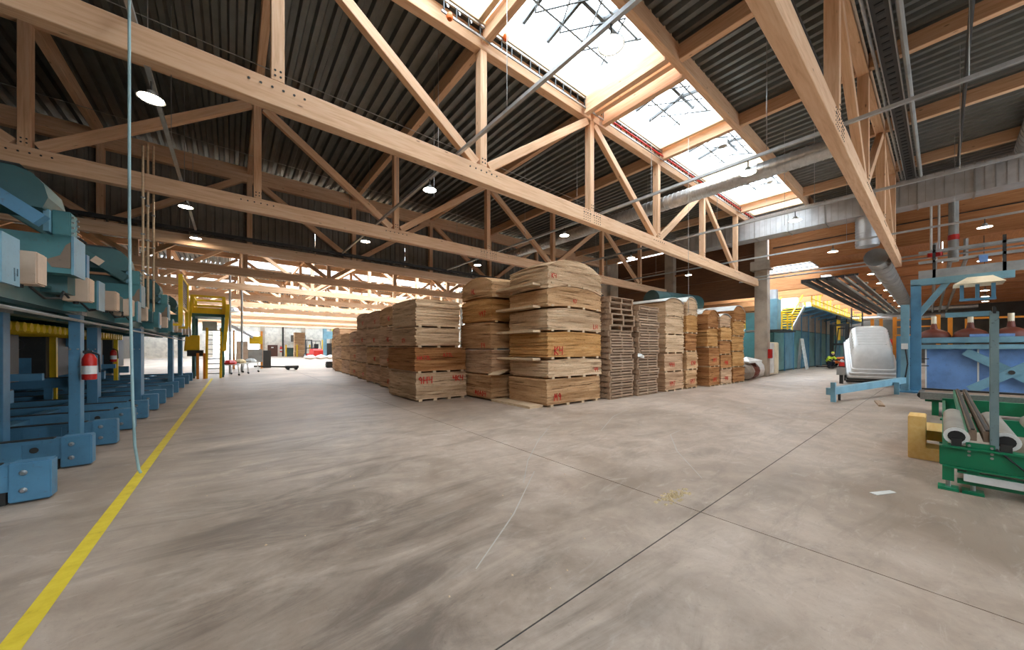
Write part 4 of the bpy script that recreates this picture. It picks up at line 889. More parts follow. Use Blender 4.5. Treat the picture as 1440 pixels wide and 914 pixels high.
for sx_ in (-0.98, -0.42): MB().bar((sx_, 23.6, 0.0), (sx_, 24.3, 2.6), 0.1, 0.22, (0, 1, 0)).build('stringer', 'yellow_paint', o)
for k in range(10): MB().box(-0.98, -0.42, 23.58 + 0.066 * k, 23.8 + 0.066 * k, 0.22 + 0.25 * k, 0.26 + 0.25 * k).build('step', 'grey_paint', o)
for sx_ in (-1.75, -0.28): MB().bar((sx_, 23.8, 1.4), (sx_ + 0.15, 24.1, 3.9), 0.16, 0.12).build('handrail', 'yellow_paint', o)
MB().box(-1.75, -1.25, 23.6, 24.0, 1.45, 2.2).build('yellow_box', 'yellow_paint', o); MB().box(-1.7, -1.1, 23.5, 24.0, 1.15, 1.45).build('motor', 'dark_metal', o)
for x in (-1.35, -1.1): MB().box(x, x + 0.1, 23.4, 23.5, 0, 1.3).build('guard_post', 'orange_paint', o)
MB().box(-1.2, -0.6, 24.9, 25.2, 2.5, 3.0).build('drive_unit', 'white_paint', o)

# ------------------------------------------------------------------ trolleys and small machine behind the tower
def trolley(x, y, label):
    o = thing('trolley', label, 'trolley', (x, y, 0), 'low white trolleys')
    for dx in (-0.35, 0.35):
        for dy in (-0.25, 0.25):
            l_ = MB().bar((x + dx * 1.15, y + dy, 0.08), (x + dx, y + dy, 0.62), 0.035, 0.035).build('leg', 'white_paint', o); MB().cyl((x + dx * 1.15, y + dy - 0.02, 0.05), (x + dx * 1.15, y + dy + 0.02, 0.05), 0.05, 8).build('caster', 'black_rubber', l_)
    MB().box(x - 0.42, x + 0.42, y - 0.3, y + 0.3, 0.6, 0.65).build('tray', 'white_paint', o); return o
trolley(-0.05, 25.2, 'low white trolley nearest the stair tower'); trolley(0.42, 26.8, 'low white trolley in the middle behind the tower'); trolley(1.0, 28.4, 'low white trolley furthest right behind the tower')
for k, (x, y, z, c_, lb) in enumerate(((-0.05, 25.2, 0.65, 'red_paint', 'red tool bag on the nearest white trolley'), (0.42, 26.8, 0.65, 'saw_dust', 'dull yellow parts heap on the middle trolley'), (1.0, 28.4, 0.65, 'white_paint', 'white parts heap on the furthest trolley'))):
    o = MB().lathe([(0, 0), (0.28, 0), (0.32, 0.1), (0.2, 0.22), (0.0, 0.26)], (x, y, z), 8).build('parts_heap', c_); tag(o, lb, 'bag')
o = thing('edge_machine', 'small machine with a pink panel and yellow crate behind the trolleys', 'machine', (1.2, 33, 0))
MB().box(0.3, 1.0, 33, 33.2, 0.7, 2.1).build('panel', 'beige_box', o); MB().box(0.3, 1.9, 33.3, 35, 0.5, 1.5).build('body', 'grey_paint', o, bevel=0.03); MB().box(1.1, 1.9, 33.2, 34, 1.9, 2.5).build('crate', 'yellow_paint', o)
for x in (0.1, 1.8): MB().box(x, x + 0.12, 33.4, 33.52, 0, 2.9).build('mast', 'orange_paint', o)
MB().bar((-0.1, 33.0, 3.3), (1.3, 33.0, 2.4), 0.2, 0.2).build('pipe_arm', 'duct_metal', o); MB().lathe([(0, 0.1), (0.5, 0.15), (0.6, -0.1), (0.2, -0.2)], (-0.1, 33, 4.4), 12).build('dish', 'duct_metal', o)
MB().box(2.0, 2.5, 34, 35, 0.0, 1.4).build('bin', 'dark_metal', o)
for k, (x, y) in enumerate(((-0.05, 27.5), (0.55, 28.8))):
    o = MB().cyl((x, y, 0), (x, y, 6.2), 0.06, 8).build('service_pipe', 'galvanized', smooth=True); tag(o, ['vertical grey pipe just right of the stair tower', 'thinner vertical grey pipe right of the stair tower'][k], 'pipe')
o = thing('barrier_boom', 'long dark boom with a small wheeled dolly at its end on the aisle floor', 'barrier', (3, 30, 0))
MB().bar((1.2, 29, 0.35), (3.2, 29.8, 0.22), 0.08, 0.1).build('boom', 'dark_metal', o); MB().box(3.05, 3.85, 29.6, 30.1, 0.12, 0.3).build('dolly', 'dark_metal', o)
for x in (3.2, 3.7): MB().cyl((x, 29.55, 0.09), (x, 30.15, 0.09), 0.09, 10).build('wheel', 'black_rubber', o)

# ------------------------------------------------------------------ far end of the hall
o = thing('press_machine', 'light blue press with yellow guards at the far end', 'machine', (15.5, 72, 0))
for x in (13.5, 17.2): MB().box(x - 0.25, x + 0.25, 71.5, 72.5, 0, 6.0).build('column', 'light_blue', o)
MB().box(13.3, 17.4, 71.6, 72.6, 3.4, 4.8).build('crosshead', 'light_blue', o); MB().box(13.6, 17.0, 72, 74, 0.2, 2.6).build('body', 'dark_metal', o)
MB().box(14.6, 15.6, 71.4, 71.6, 4.9, 6.2).build('control_box', 'hivis', o)
for x in (12.9, 14.6, 16.4, 17.9): MB().box(x, x + 0.15, 71.2, 71.35, 0, 3.2).build('guard_post', 'yellow_paint', o)
def forklift(cx, cy, ang, label, body='red_paint', s_=1.0):
    o = thing('forklift', label, 'forklift', (cx, cy, 0))
    def P(x, y, z): c, s = math.cos(ang), math.sin(ang); return (cx + (x * c - y * s) * s_, cy + (x * s + y * c) * s_, z * s_)
    def bx(name, x0, x1, y0, y1, z0, z1, mt, bv=0.0):
        m_ = MB().box(x0, x1, y0, y1, z0, z1); m_.v = [Vector(P(*v_)) for v_ in m_.v]; return m_.build(name, mt, o, bevel=bv)
    pr_ = MB().prism([(-1.3, 0.25), (-1.3, 0.95), (-1.0, 1.15), (-0.3, 1.15), (-0.2, 0.6), (0.7, 0.55), (0.85, 0.25)], 'y', -0.55, 0.55); pr_.v = [Vector(P(*v_)) for v_ in pr_.v]; pr_.build('chassis', body, o)
    bx('seat', -0.75, -0.25, -0.25, 0.25, 1.15, 1.3, 'black_rubber', 0.03); bx('seat_back', -0.85, -0.72, -0.25, 0.25, 1.25, 1.75, 'black_rubber', 0.03)
    for y in (-0.5, 0.5):
        mb = MB(); mb.bar(P(-1.0, y, 1.1), P(-0.75, y, 2.1), 0.06, 0.06); mb.bar(P(0.55, y, 0.6), P(0.25, y, 2.1), 0.06, 0.06); mb.bar(P(-0.75, y, 2.1), P(0.25, y, 2.1), 0.06, 0.06); mb.build('guard_frame', 'dark_metal', o)
    bx('guard_roof', -0.78, 0.28, -0.52, 0.52, 2.09, 2.14, 'dark_metal')
    for y in (-0.35, 0.35): bx('mast_rail', 0.9, 1.02, y - 0.06, y + 0.06, 0.1, 2.3, 'dark_metal')
    for z in (0.4, 1.2, 2.2): bx('mast_bar', 0.92, 1.0, -0.35, 0.35, z, z + 0.1, 'dark_metal')
    for y in (-0.25, 0.25): bx('fork', 1.02, 2.1, y - 0.06, y + 0.06, 0.08, 0.13, 'dark_metal')
    for (x, r) in ((-0.95, 0.25), (0.65, 0.32)):
        for y in (-0.6, 0.45):
            w_ = MB().cyl(P(x, y, r), P(x, y + 0.15, r), r * s_, 14).build('wheel', 'black_rubber', o, smooth=True); MB().cyl(P(x, y - 0.01, r), P(x, y + 0.16, r), r * 0.5 * s_, 10).build('hub', 'grey_paint', w_)
    return o
forklift(10.6, 66.0, 1.9, 'red forklift parked at the far end beside the press', 'red_paint', 1.35)
for k, (x, y, mt, lb) in enumerate(((10.6, 80, 'veneer_rose', 'far boxes left of the blue press'), (18.8, 70, 'veneer_gold', 'far stack right of the blue press'))):
    stack(x - 0.9, x + 0.9, y, y + 1.5, [0, 1.2, 2.4, 3.6, 4.8] if k == 0 else [0, 1.2, 2.4, 3.6, 4.8, 5.6], [mt] * (4 if k == 0 else 5), 'the ' + lb, seed=90 + k, lay=0.15)
for k, (x, y) in enumerate(((8.6, 83), (10.0, 79), (12.0, 78), (17.9, 66), (19.2, 66.5))):
    o = MB().cyl((x, y, 0), (x, y, 2.4), 0.13, 10).build('bollard', 'yellow_paint', smooth=True); tag(o, ['yellow bollard by the green container', 'yellow bollard left of the far boxes', 'yellow bollard right of the far boxes', 'left yellow bollard before the golden far stack', 'right yellow bollard before the golden far stack'][k], 'bollard')
o = thing('waste_container', 'dark green container against the far wall', 'container', (9.5, 84.5, 0)); MB().prism([(8.9, 0.0), (8.7, 1.7), (10.5, 1.7), (10.3, 0.0)], 'y', 83.8, 85.2).build('tub', 'dark_teal', o); MB().box(8.65, 10.55, 83.75, 85.25, 1.68, 1.78).build('rim', 'dark_metal', o)
extinguisher(8.0, 85.6, 0.9, 'red fire cabinet post on the far wall beside the brown door', 3.0)
rr = random.Random(5)
for k in range(7):
    x, y = 9.0 + 1.55 * k, 58 + rr.uniform(-1.5, 1.5)
    mb = MB(); bmt = bmesh.new(); bmesh.ops.create_icosphere(bmt, subdivisions=2, radius=1)
    vs = [(x + v_.co.x * 0.75 * (1 + 0.2 * math.sin(5 * v_.co.y + k)), y + v_.co.y * 0.6, max(0, 0.32 + v_.co.z * 0.34 * (1 + 0.25 * math.sin(4 * v_.co.x + 2 * k)))) for v_ in bmt.verts]
    fs = [tuple(v_.index for v_ in f_.verts) for f_ in bmt.faces]; bmt.free(); o = mb.add(vs, fs).build('filled_sack', 'plastic_wrap', smooth=True); tag(o, ORD[k].replace('lowest', 'first') + ' pale sack from the left in the heap beside the red forklift', 'sack', 'pale sacks heaped at the far end')
o = thing('dock_bumper', 'small black block on the floor at the end of the veneer row', 'block', (6.3, 31.2, 0)); MB().box(5.95, 6.6, 31, 31.5, 0, 0.5).build('block', 'black_rubber', o, bevel=0.05); MB().box(5.93, 6.62, 30.98, 31.52, 0.22, 0.27).build('band', 'dark_metal', o)

# person-coloured robot arm glimpse behind the stacks
o = thing('robot_arm', 'orange jointed machine arm seen between the two left stacks', 'robot', (7.35, 12.0, 0))
MB().cyl((7.35, 12.0, 0), (7.35, 12.0, 1.7), 0.12, 10).build('pedestal', 'grey_paint', o, smooth=True); MB().lathe([(0, 0), (0.17, 0.02), (0.19, 0.2), (0.14, 0.34), (0, 0.36)], (7.35, 12.0, 1.7), 12).build('shoulder', 'orange_machine', o, smooth=True)
MB().bar((7.3, 12.0, 2.15), (7.7, 12.0, 2.5), 0.2, 0.22).build('forearm', 'orange_machine', o); MB().cyl((7.3, 11.85, 2.12), (7.3, 12.15, 2.12), 0.13, 12).build('elbow', 'black_rubber', o, smooth=True)
o = thing('steel_rack', 'white steel rack standing behind the low wide stack', 'frame', (6.6, 11.4, 0))
for x in (6.35, 6.75): MB().box(x, x + 0.07, 11.4, 11.47, 0, 3.1).build('upright', 'white_paint', o)
for z in (0.6, 2.2, 3.0): MB().box(6.35, 6.82, 11.4, 11.47, z, z + 0.07).build('crossbar', 'white_paint', o)

# ------------------------------------------------------------------ right bay machines
dy = thing('dryer', 'large teal panelled dryer with a railed catwalk in the right bay', 'machine', (38, 8.8, 0))
PN = 12
for k in range(PN):
    x0 = 27.6 + 2.3 * k
    MB().box(x0, x0 + 2.26, 6.9, 7.0, 0.1, 2.9).build('lower_panel', 'dryer_teal' if k % 2 == 0 else 'dryer_blue', dy, bevel=0.02)
    if k > 1: MB().box(x0, x0 + 2.26, 6.9, 7.0, 2.95, 4.4).build('upper_panel', 'dryer_grey', dy, bevel=0.02)
    MB().box(x0 + 2.24, x0 + 2.3, 6.84, 6.9, 0, 4.4 if k > 1 else 2.9).build('panel_rib', 'blue_paint', dy)
MB().box(27.6, 55, 7.0, 12, 0, 2.9).build('housing', 'dark_teal', dy); MB().box(32.2, 55, 7.0, 12, 2.9, 4.4).build('upper_housing', 'dark_teal', dy)
MB().box(27.5, 27.6, 6.9, 12, 0.1, 2.9).build('end_panel', 'teal_paint', dy)
MB().box(31.5, 55, 5.7, 7.2, 4.42, 4.5).build('catwalk', 'blue_paint', dy)
for k in range(9): MB().bar((32.5 + 2.6 * k, 5.75, 4.38), (32.5 + 2.6 * k, 6.9, 4.1), 0.12, 0.1).build('catwalk_bracket', 'blue_paint', dy)
for z in (5.0, 5.55): MB().bar((31.5, 5.72, z), (55, 5.72, z), 0.05, 0.06).build('rail', 'yellow_paint', dy)
for k in range(19): MB().bar((31.5 + 1.3 * k, 5.72, 4.5), (31.5 + 1.3 * k, 5.72, 5.58), 0.06, 0.06).build('rail_post', 'yellow_paint', dy)
MB().bar((31.5, 5.7, 4.56), (55, 5.7, 4.56), 0.03, 0.14).build('toe_board', 'yellow_paint', dy)
for k in range(9):
    u_ = MB().box(33.0 + 2.5 * k, 34.2 + 2.5 * k, 7.0, 8.0, 4.5, 5.5).build('fan_unit', 'cream_hood', dy, bevel=0.04); MB().cyl((33.6 + 2.5 * k, 6.98, 5.05), (33.6 + 2.5 * k, 7.0, 5.05), 0.35, 12).build('fan_cover', 'yellow_paint' if k % 2 else 'white_paint', u_)
# stair from landing to catwalk, landing and lower stair
MB().box(25.6, 28.6, 6.0, 7.6, 2.6, 2.7).build('landing', 'dark_metal', dy); 
for y in (6.1, 7.3):
    MB().bar((28.0, y, 2.7), (31.4, y, 4.5), 0.06, 0.2).build('stair_stringer', 'grey_paint', dy); MB().bar((28.0, y, 3.65), (31.4, y, 5.5), 0.06, 0.07).build('stair_rail', 'yellow_paint', dy)
for k in range(9): MB().box(28.2 + 0.37 * k, 28.5 + 0.37 * k, 6.1, 7.3, 2.85 + 0.19 * k, 2.9 + 0.19 * k).build('stair_step', 'yellow_paint', dy)
for (x, y) in ((25.7, 6.05), (26.9, 6.05), (28.0, 6.05)): MB().bar((x, y, 2.7), (x, y, 3.75), 0.06, 0.06).build('rail_post', 'yellow_paint', dy)
for z in (3.2, 3.72): MB().bar((25.7, 6.05, z), (28.0, 6.05, z), 0.05, 0.06).build('rail', 'yellow_paint', dy)
MB().box(26.0, 26.8, 6.35, 7.05, 2.7, 4.6).build('chimney', 'light_blue', dy); MB().cyl((26.4, 6.7, 4.6), (26.4, 6.7, 5.2), 0.3, 14).build('chimney_pipe', 'duct_metal', dy, smooth=True)
# lower stair left of the column
ls = thing('steel_stair', 'steel stair with yellow handrails left of the concrete column', 'stairs', (22.6, 8.0, 0))
def stair(o, p, q, w, n, d):
    p = Vector(p); q = Vector(q); side = Vector((d[0], d[1], 0)) * w
    for s_ in (Vector(), side):
        MB().bar(p + s_, q + s_, 0.06, 0.2).build('stringer', 'teal_paint', o); MB().bar(p + s_ + Vector((0, 0, 0.95)), q + s_ + Vector((0, 0, 0.95)), 0.05, 0.06).build('handrail', 'yellow_paint', o); MB().bar(p + s_ + Vector((0, 0, 0.5)), q + s_ + Vector((0, 0, 0.5)), 0.04, 0.04).build('mid_rail', 'yellow_paint', o)
        for f_ in (0, 0.5, 1): c_ = p.lerp(q, f_) + s_; MB().bar(c_, c_ + Vector((0, 0, 0.97)), 0.05, 0.05).build('rail_post', 'yellow_paint', o)
    for k in range(n):
        c_ = p.lerp(q, (k + 0.5) / n); e = c_ + side; h = 0.13; dx = Vector((q.x - p.x, q.y - p.y, 0)).normalized() * h
        MB().add([c_ - dx, c_ + dx, e + dx, e - dx, c_ - dx - Vector((0, 0, 0.04)), c_ + dx - Vector((0, 0, 0.04)), e + dx - Vector((0, 0, 0.04)), e - dx - Vector((0, 0, 0.04))], [(0, 1, 2, 3), (7, 6, 5, 4), (0, 4, 5, 1), (1, 5, 6, 2), (2, 6, 7, 3), (3, 7, 4, 0)]).build('step', 'grey_paint', o)
stair(ls, (20.9, 7.5, 0), (24.2, 7.5, 2.65), 0.9, 12, (0, 1))
MB().box(24.2, 25.6, 6.8, 9.5, 2.55, 2.65).build('landing', 'grey_paint', ls)
for z in (3.1, 3.65): MB().bar((22.8, 9.6, z), (25.6, 9.6, z), 0.05, 0.06).build('rail', 'yellow_paint', ls)
ring_duct('green_duct', 'fat green round duct behind the stair left of the column', (18.4, 10.3, 4.28), (22.4, 9.6, 4.28), 0.54, 'dark_teal', 1.1)
o = thing('electric_cabinet', 'beige electric cabinet beside the concrete column', 'cabinet', (24.3, 6.1, 0)); MB().box(23.4, 25.2, 6.1, 6.7, 0.05, 1.9).build('body', 'cream_hood', o, bevel=0.02)
MB().box(23.45, 24.25, 6.07, 6.1, 0.15, 1.85).build('door', 'white_paint', o); MB().box(24.3, 25.15, 6.07, 6.1, 0.15, 1.85).build('door', 'cream_hood', o); MB().cyl((24.6, 6.4, 1.9), (24.6, 6.4, 4.6), 0.05, 8).build('conduit', 'grey_paint', o)
o = thing('hose_reel_box', 'small red box on the concrete column near the floor', 'box', (22.95, 5.95, 1.0)); MB().box(22.8, 23.15, 5.86, 5.99, 1.0, 1.5).build('case', 'red_paint', o, bevel=0.01); MB().box(22.85, 23.1, 5.85, 5.86, 1.1, 1.4).build('lid', 'red_paint', o)
for k in range(3):
    bmt = bmesh.new(); bmesh.ops.create_icosphere(bmt, subdivisions=2, radius=1); x, y = 19.4 + 1.28 * k, 6.1 + 0.15 * k
    vs = [(x + v_.co.x * 0.62, y + v_.co.y * 0.5, max(0, 0.4 + v_.co.z * 0.48 * (1 + 0.3 * math.sin(4 * v_.co.x + 3 * v_.co.y + k)))) for v_ in bmt.verts]
    o = MB().add(vs, [tuple(v_.index for v_ in f_.verts) for f_ in bmt.faces]).build('waste_sack', ['belt_brown', 'rust_hood', 'plastic_wrap'][k]); bmt.free(); tag(o, ['brown waste sack at the foot of the last rounded stack', 'rusty brown waste sack before the steel stair', 'pale plastic waste sack leaning on the column'][k], 'sack', 'waste sacks by the column')
o = MB().add([(19.3, 5.8, 0.9), (20.8, 5.7, 0.95), (21.2, 6.6, 1.0), (19.5, 6.7, 0.9), (20.2, 6.2, 1.12), (19.3, 5.8, 0.82), (20.8, 5.7, 0.86), (21.2, 6.6, 0.9), (19.5, 6.7, 0.8)], [(0, 1, 4), (1, 2, 4), (2, 3, 4), (3, 0, 4), (5, 6, 1, 0), (6, 7, 2, 1), (7, 8, 3, 2), (8, 5, 0, 3)]).build('plastic_sheet', 'plastic_wrap'); tag(o, 'crumpled white plastic sheet on the waste sacks', 'sheet')
# ladder and cage stair, forklift, worker
o = thing('step_ladder', 'white folding step ladder standing before the dryer', 'ladder', (33.0, 6.2, 0))
for dx in (0, 0.5):
    MB().bar((33.0 + dx, 6.3, 0), (33.0 + dx, 6.6, 2.3), 0.06, 0.08).build('rail', 'white_paint', o); MB().bar((33.0 + dx, 7.0 - 0.2, 0), (33.0 + dx, 6.65, 2.3), 0.06, 0.08).build('rear_rail', 'grey_paint', o)
for k in range(7): MB().box(33.0, 33.5, 6.3 + 0.04 * k, 6.42 + 0.04 * k, 0.3 + 0.3 * k, 0.34 + 0.3 * k).build('tread', 'white_paint', o)
o = thing('cage_ladder', 'dark caged ladder at the end of the catwalk', 'ladder', (44, 4.8, 0))
for y in (4.5, 5.2): MB().cyl((44, y, 0), (44, y, 5.9), 0.05, 8).build('rail', 'dark_metal', o)
for k in range(18): MB().cyl((44, 4.5, 0.3 + 0.3 * k), (44, 5.2, 0.3 + 0.3 * k), 0.025, 6).build('rung', 'dark_metal', o)
for k in range(4): MB().tube([(44, 4.5, 2.6 + 0.9 * k), (43.5, 4.4, 2.6 + 0.9 * k), (43.3, 4.85, 2.6 + 0.9 * k), (43.5, 5.3, 2.6 + 0.9 * k), (44, 5.2, 2.6 + 0.9 * k)], 0.025, 5).build('cage_hoop', 'dark_metal', o)
forklift(38.0, 4.4, 2.7, 'dark forklift with orange rear parked before the dryer', 'orange_machine', 1.5)
for k, (x, y) in enumerate(((41.0, 5.76), (46, 5.76))):
    o = thing('hanging_curtain', ['yellow strip curtain left of the caged ladder', 'yellow strip curtain right of the caged ladder'][k], 'curtain', (x, y, 2.2))
    for q in range(6): MB().box(x + 0.28 * q, x + 0.28 * q + 0.25, y, y + 0.02, 2.3, 4.1).build('strip', 'yellow_paint', o)
    MB().box(x, x + 1.7, y - 0.03, y + 0.05, 4.1, 4.44).build('rail', 'dark_metal', o)

# crouching worker before the dryer
def worker(px, py):
    o = thing('person', 'crouching person in a yellow hi-vis jacket and dark trousers before the dryer', 'person', (px, py, 0))
    def skinned(name, verts, edges, mat, parent):
        me = bpy.data.meshes.new(name); me.from_pydata([Vector(v_[0]) + Vector((0, 0, 0)) for v_ in verts], edges, []); ob = bpy.data.objects.new(name, me); COL.objects.link(ob); ob.parent = parent
        ob.modifiers.new('skin', 'SKIN'); sv = me.skin_vertices[0].data
        for i_, v_ in enumerate(verts): sv[i_].radius = (v_[1], v_[1])
        sv[0].use_root = True; ob.modifiers.new('sub', 'SUBSURF').levels = 2; ob.modifiers['sub'].render_levels = 2; me.materials.append(MATS[mat]); return ob
    b = [((0, 0, 0.42), .17), ((0.1, 0, 0.66), .16), ((0.26, 0, 0.92), .17), ((0.34, 0, 1.02), .07), ((0.42, 0, 1.14), .105), ((0.44, 0, 1.22), .09),
         ((0.42, 0.14, 0.52), .1), ((0.2, 0.16, 0.16), .07), ((0.34, 0.17, 0.05), .05), ((0.42, -0.14, 0.5), .1), ((0.2, -0.16, 0.16), .07), ((0.34, -0.17, 0.05), .05),
         ((0.3, 0.2, 0.9), .075), ((0.48, 0.26, 0.7), .055), ((0.68, 0.18, 0.62), .04), ((0.3, -0.2, 0.9), .075), ((0.48, -0.26, 0.7), .055), ((0.68, -0.18, 0.62), .04)]
    ed = [(0, 1), (1, 2), (2, 3), (3, 4), (4, 5), (0, 6), (6, 7), (7, 8), (0, 9), (9, 10), (10, 11), (2, 12), (12, 13), (13, 14), (2, 15), (15, 16), (16, 17)]
    skinned('body', b, ed, 'dark_cloth', o)
    j = [((0.02, 0, 0.5), .185), ((0.1, 0, 0.66), .18), ((0.26, 0, 0.93), .185), ((0.3, 0.2, 0.9), .09), ((0.48, 0.26, 0.7), .068), ((0.3, -0.2, 0.9), .09), ((0.48, -0.26, 0.7), .068)]
    skinned('hi_vis_jacket', j, [(0, 1), (1, 2), (2, 3), (3, 4), (2, 5), (5, 6)], 'hivis', o)
    MB().lathe([(0, 1.06), (0.06, 1.07), (0.095, 1.14), (0.1, 1.2), (0.085, 1.27), (0, 1.3)], (0.44 + px, py, 0), 12).build('head', 'skin', o, smooth=True)
    MB().lathe([(0.108, 1.2), (0.1, 1.26), (0.06, 1.31), (0, 1.32)], (0.43 + px, py, 0), 12).build('cap', 'hivis', o, smooth=True)
    for sy_ in (-1, 1):
        for q in range(5):
            yy = py + sy_ * 0.18 + (q - 2) * 0.018; ln = (0.05, 0.075, 0.085, 0.08, 0.06)[q]; MB().tube([(px + 0.68, yy, 0.62), (px + 0.70 + ln * 0.6, yy, 0.6), (px + 0.70 + ln, yy, 0.56)], 0.009, 5).build('finger', 'skin', o)
    o.rotation_euler = (0, 0, -2.2); return o
worker(36.0, 5.6)
o = thing('floor_cleaner', 'small red floor machine beside the crouching person', 'machine', (36.8, 4.7, 0)); MB().box(36.3, 37.3, 4.4, 5.0, 0.12, 0.5).build('body', 'red_paint', o, bevel=0.06); MB().box(36.5, 36.9, 4.45, 4.95, 0.5, 0.72).build('tank', 'white_paint', o, bevel=0.04)
for x in (36.5, 37.1): MB().cyl((x, 4.38, 0.12), (x, 5.02, 0.12), 0.12, 10).build('wheel', 'black_rubber', o)

# ------------------------------------------------------------------ white hull-shaped canopy on its trailer
hc = thing('truck_canopy', 'big white ribbed moulded canopy shell leaning up on a trailer', 'canopy', (21.6, 1.9, 0))
hd = Vector((0.985, 0.17, 0)); Zv = Vector((0, 0, 1)); ud_ = Vector((0.17, -0.985, 0)); al = math.radians(31)
org = Vector((20.85, 1.82, 0.26)); vd = hd * math.cos(al) + Zv * math.sin(al); wd = Zv * math.cos(al) - hd * math.sin(al); LEN = 3.0
def loop(hw, v0, v1, w, rad, n=5):
    pts = []
    for (cu, cv, t0) in ((hw - rad, v0 + rad, -90), (hw - rad, v1 - rad, 0), (-hw + rad, v1 - rad, 90), (-hw + rad, v0 + rad, 180)):
        for k in range(n + 1):
            t = math.radians(t0 + 90 * k / n); pts.append(org + ud_ * (cu + rad * math.cos(t)) + vd * (cv + rad * math.sin(t)) + wd * w)
    return pts
def hull(name, levels, mat, parent, cap=True):
    mb = MB(); loops = [loop(*lv) for lv in levels]; n = len(loops[0]); vs = [p for l_ in loops for p in l_]; fs = []
    for i in range(len(loops) - 1):
        for k in range(n): fs.append((i * n + k, i * n + (k + 1) % n, (i + 1) * n + (k + 1) % n, (i + 1) * n + k))
    if cap: fs.append(tuple((len(loops) - 1) * n + k for k in range(n)))
    mb.add(vs, fs); return mb.build(name, mat, parent, smooth=True)
hull('shell', [(0.78, 0, LEN, 0.0, 0.1), (0.78, 0, LEN, 0.08, 0.1), (0.72, 0.05, LEN - 0.05, 0.1, 0.1), (0.72, 0.05, LEN - 0.05, 0.22, 0.1), (0.66, 0.1, LEN - 0.1, 0.24, 0.12), (0.65, 0.13, LEN - 0.12, 0.36, 0.14), (0.62, 0.18, LEN - 0.14, 0.38, 0.16), (0.60, 0.34, LEN - 0.2, 0.75, 0.2), (0.56, 0.5, LEN - 0.25, 0.98, 0.24), (0.5, 0.68, LEN - 0.35, 1.08, 0.24), (0.4, 0.85, LEN - 0.5, 1.12, 0.2)], 'hull_white', hc)
for k in range(7):
    v_ = 0.95 + 0.24 * k; a = org + vd * v_ + wd * 1.115; MB().bar(a - ud_ * 0.42, a + ud_ * 0.42, 0.06, 0.03, wd).build('rib', 'hull_white', hc)
    for sg in (-1, 1): q_ = org + vd * v_ + ud_ * (0.615 * sg) + wd * 0.5; MB().bar(q_, q_ - ud_ * (0.05 * sg) + wd * 0.5, 0.05, 0.03, ud_).build('side_rib', 'hull_white', hc)
hull('rubber_rim', [(0.81, -0.03, LEN + 0.03, -0.07, 0.1), (0.81, -0.03, LEN + 0.03, 0.0, 0.1)], 'dark_metal', hc)
tr = thing('trailer', 'dark two-wheeled trailer frame under the white canopy', 'trailer', (21.6, 1.9, 0))
b0 = Vector((21.0, 1.85, 0))
MB().bar(b0 - ud_ * 0.8 + Zv * 0.12, b0 + ud_ * 0.8 + Zv * 0.12, 0.1, 0.1).build('front_bar', 'dark_metal', tr)
for sg in (-1, 1):
    MB().bar(b0 + ud_ * (0.7 * sg) + Zv * 0.12, b0 + ud_ * (0.7 * sg) + hd * 2.4 + Zv * 0.12, 0.08, 0.1).build('side_bar', 'dark_metal', tr)
    MB().cyl(b0 + ud_ * (0.62 * sg) + hd * 1.9 + Zv * 0.3, b0 + ud_ * (0.78 * sg) + hd * 1.9 + Zv * 0.3, 0.3, 14).build('wheel', 'black_rubber', tr, smooth=True)
    MB().bar(b0 + ud_ * (0.7 * sg) + hd * 2.35 + Zv * 0.12, b0 + ud_ * (0.7 * sg) + hd * 2.35 + Zv * 1.52, 0.08, 0.08).build('prop', 'dark_metal', tr)
p0 = b0 - ud_ * 0.95 - hd * 0.1; MB().bar(p0 + Zv * 0.0, p0 + Zv * 0.6, 0.12, 0.12).build('jack_leg', 'dark_metal', tr); MB().box(p0.x - 0.14, p0.x + 0.14, p0.y - 0.14, p0.y + 0.14, 0.38, 0.7).build('jack_box', 'grey_paint', tr)
# blue boom arm on the floor in front
o = thing('boom_arm', 'long light blue pivot arm lying low in front of the white canopy', 'arm', (15.5, 1.5, 0))
MB().bar((13.4, 2.05, 0.28), (18.2, 0.85, 0.42), 0.14, 0.2).build('arm', 'light_blue', o); MB().bar((13.35, 1.95, 0), (13.35, 1.95, 0.55), 0.16, 0.1).build('end_plate', 'light_blue', o)
MB().bar((13.9, 1.9, 0), (13.9, 1.9, 0.25), 0.06, 0.06).build('foot', 'dark_metal', o); MB().bar((17.2, 0.95, 0), (17.2, 0.95, 0.4), 0.12, 0.12).build('support', 'light_blue', o); MB().cyl((17.2, 0.9, 0.06), (17.2, 1.0, 0.06), 0.06, 10).build('caster', 'black_rubber', o)

# ------------------------------------------------------------------ right: crane, press table, hood
cr = thing('jib_crane', 'tall light blue steel gallows crane beside the press table', 'crane', (18.5, 0.8, 0))
MB().box(18.3, 18.5, 0.72, 0.92, 0, 3.05).build('outer_post', 'light_blue', cr, bevel=0.01); MB().box(18.6, 18.85, 0.46, 0.7, 0, 3.75).build('main_post', 'blue_paint', cr, bevel=0.01)
MB().bar((18.7, 0.7, 3.82), (18.7, -1.4, 3.82), 0.2, 0.22).build('jib', 'light_blue', cr); MB().bar((18.7, 0.52, 2.7), (18.7, -0.1, 3.74), 0.14, 0.16).build('brace', 'light_blue', cr)
MB().box(18.2, 18.3, 0.75, 0.9, 1.5, 1.7).build('switch_box', 'white_paint', cr); MB().tube([(18.25, 0.8, 1.5), (18.2, 0.75, 1.0), (18.3, 0.82, 0.4)], 0.02, 6).build('cable', 'black_rubber', cr)
MB().box(18.1, 18.95, 0.4, 1.0, 0, 0.05).build('base_plate', 'blue_paint', cr)
o = thing('lamp_hood', 'wide cream pyramid hood hanging under the crane jib', 'hood', (18.4, -0.7, 3.3))
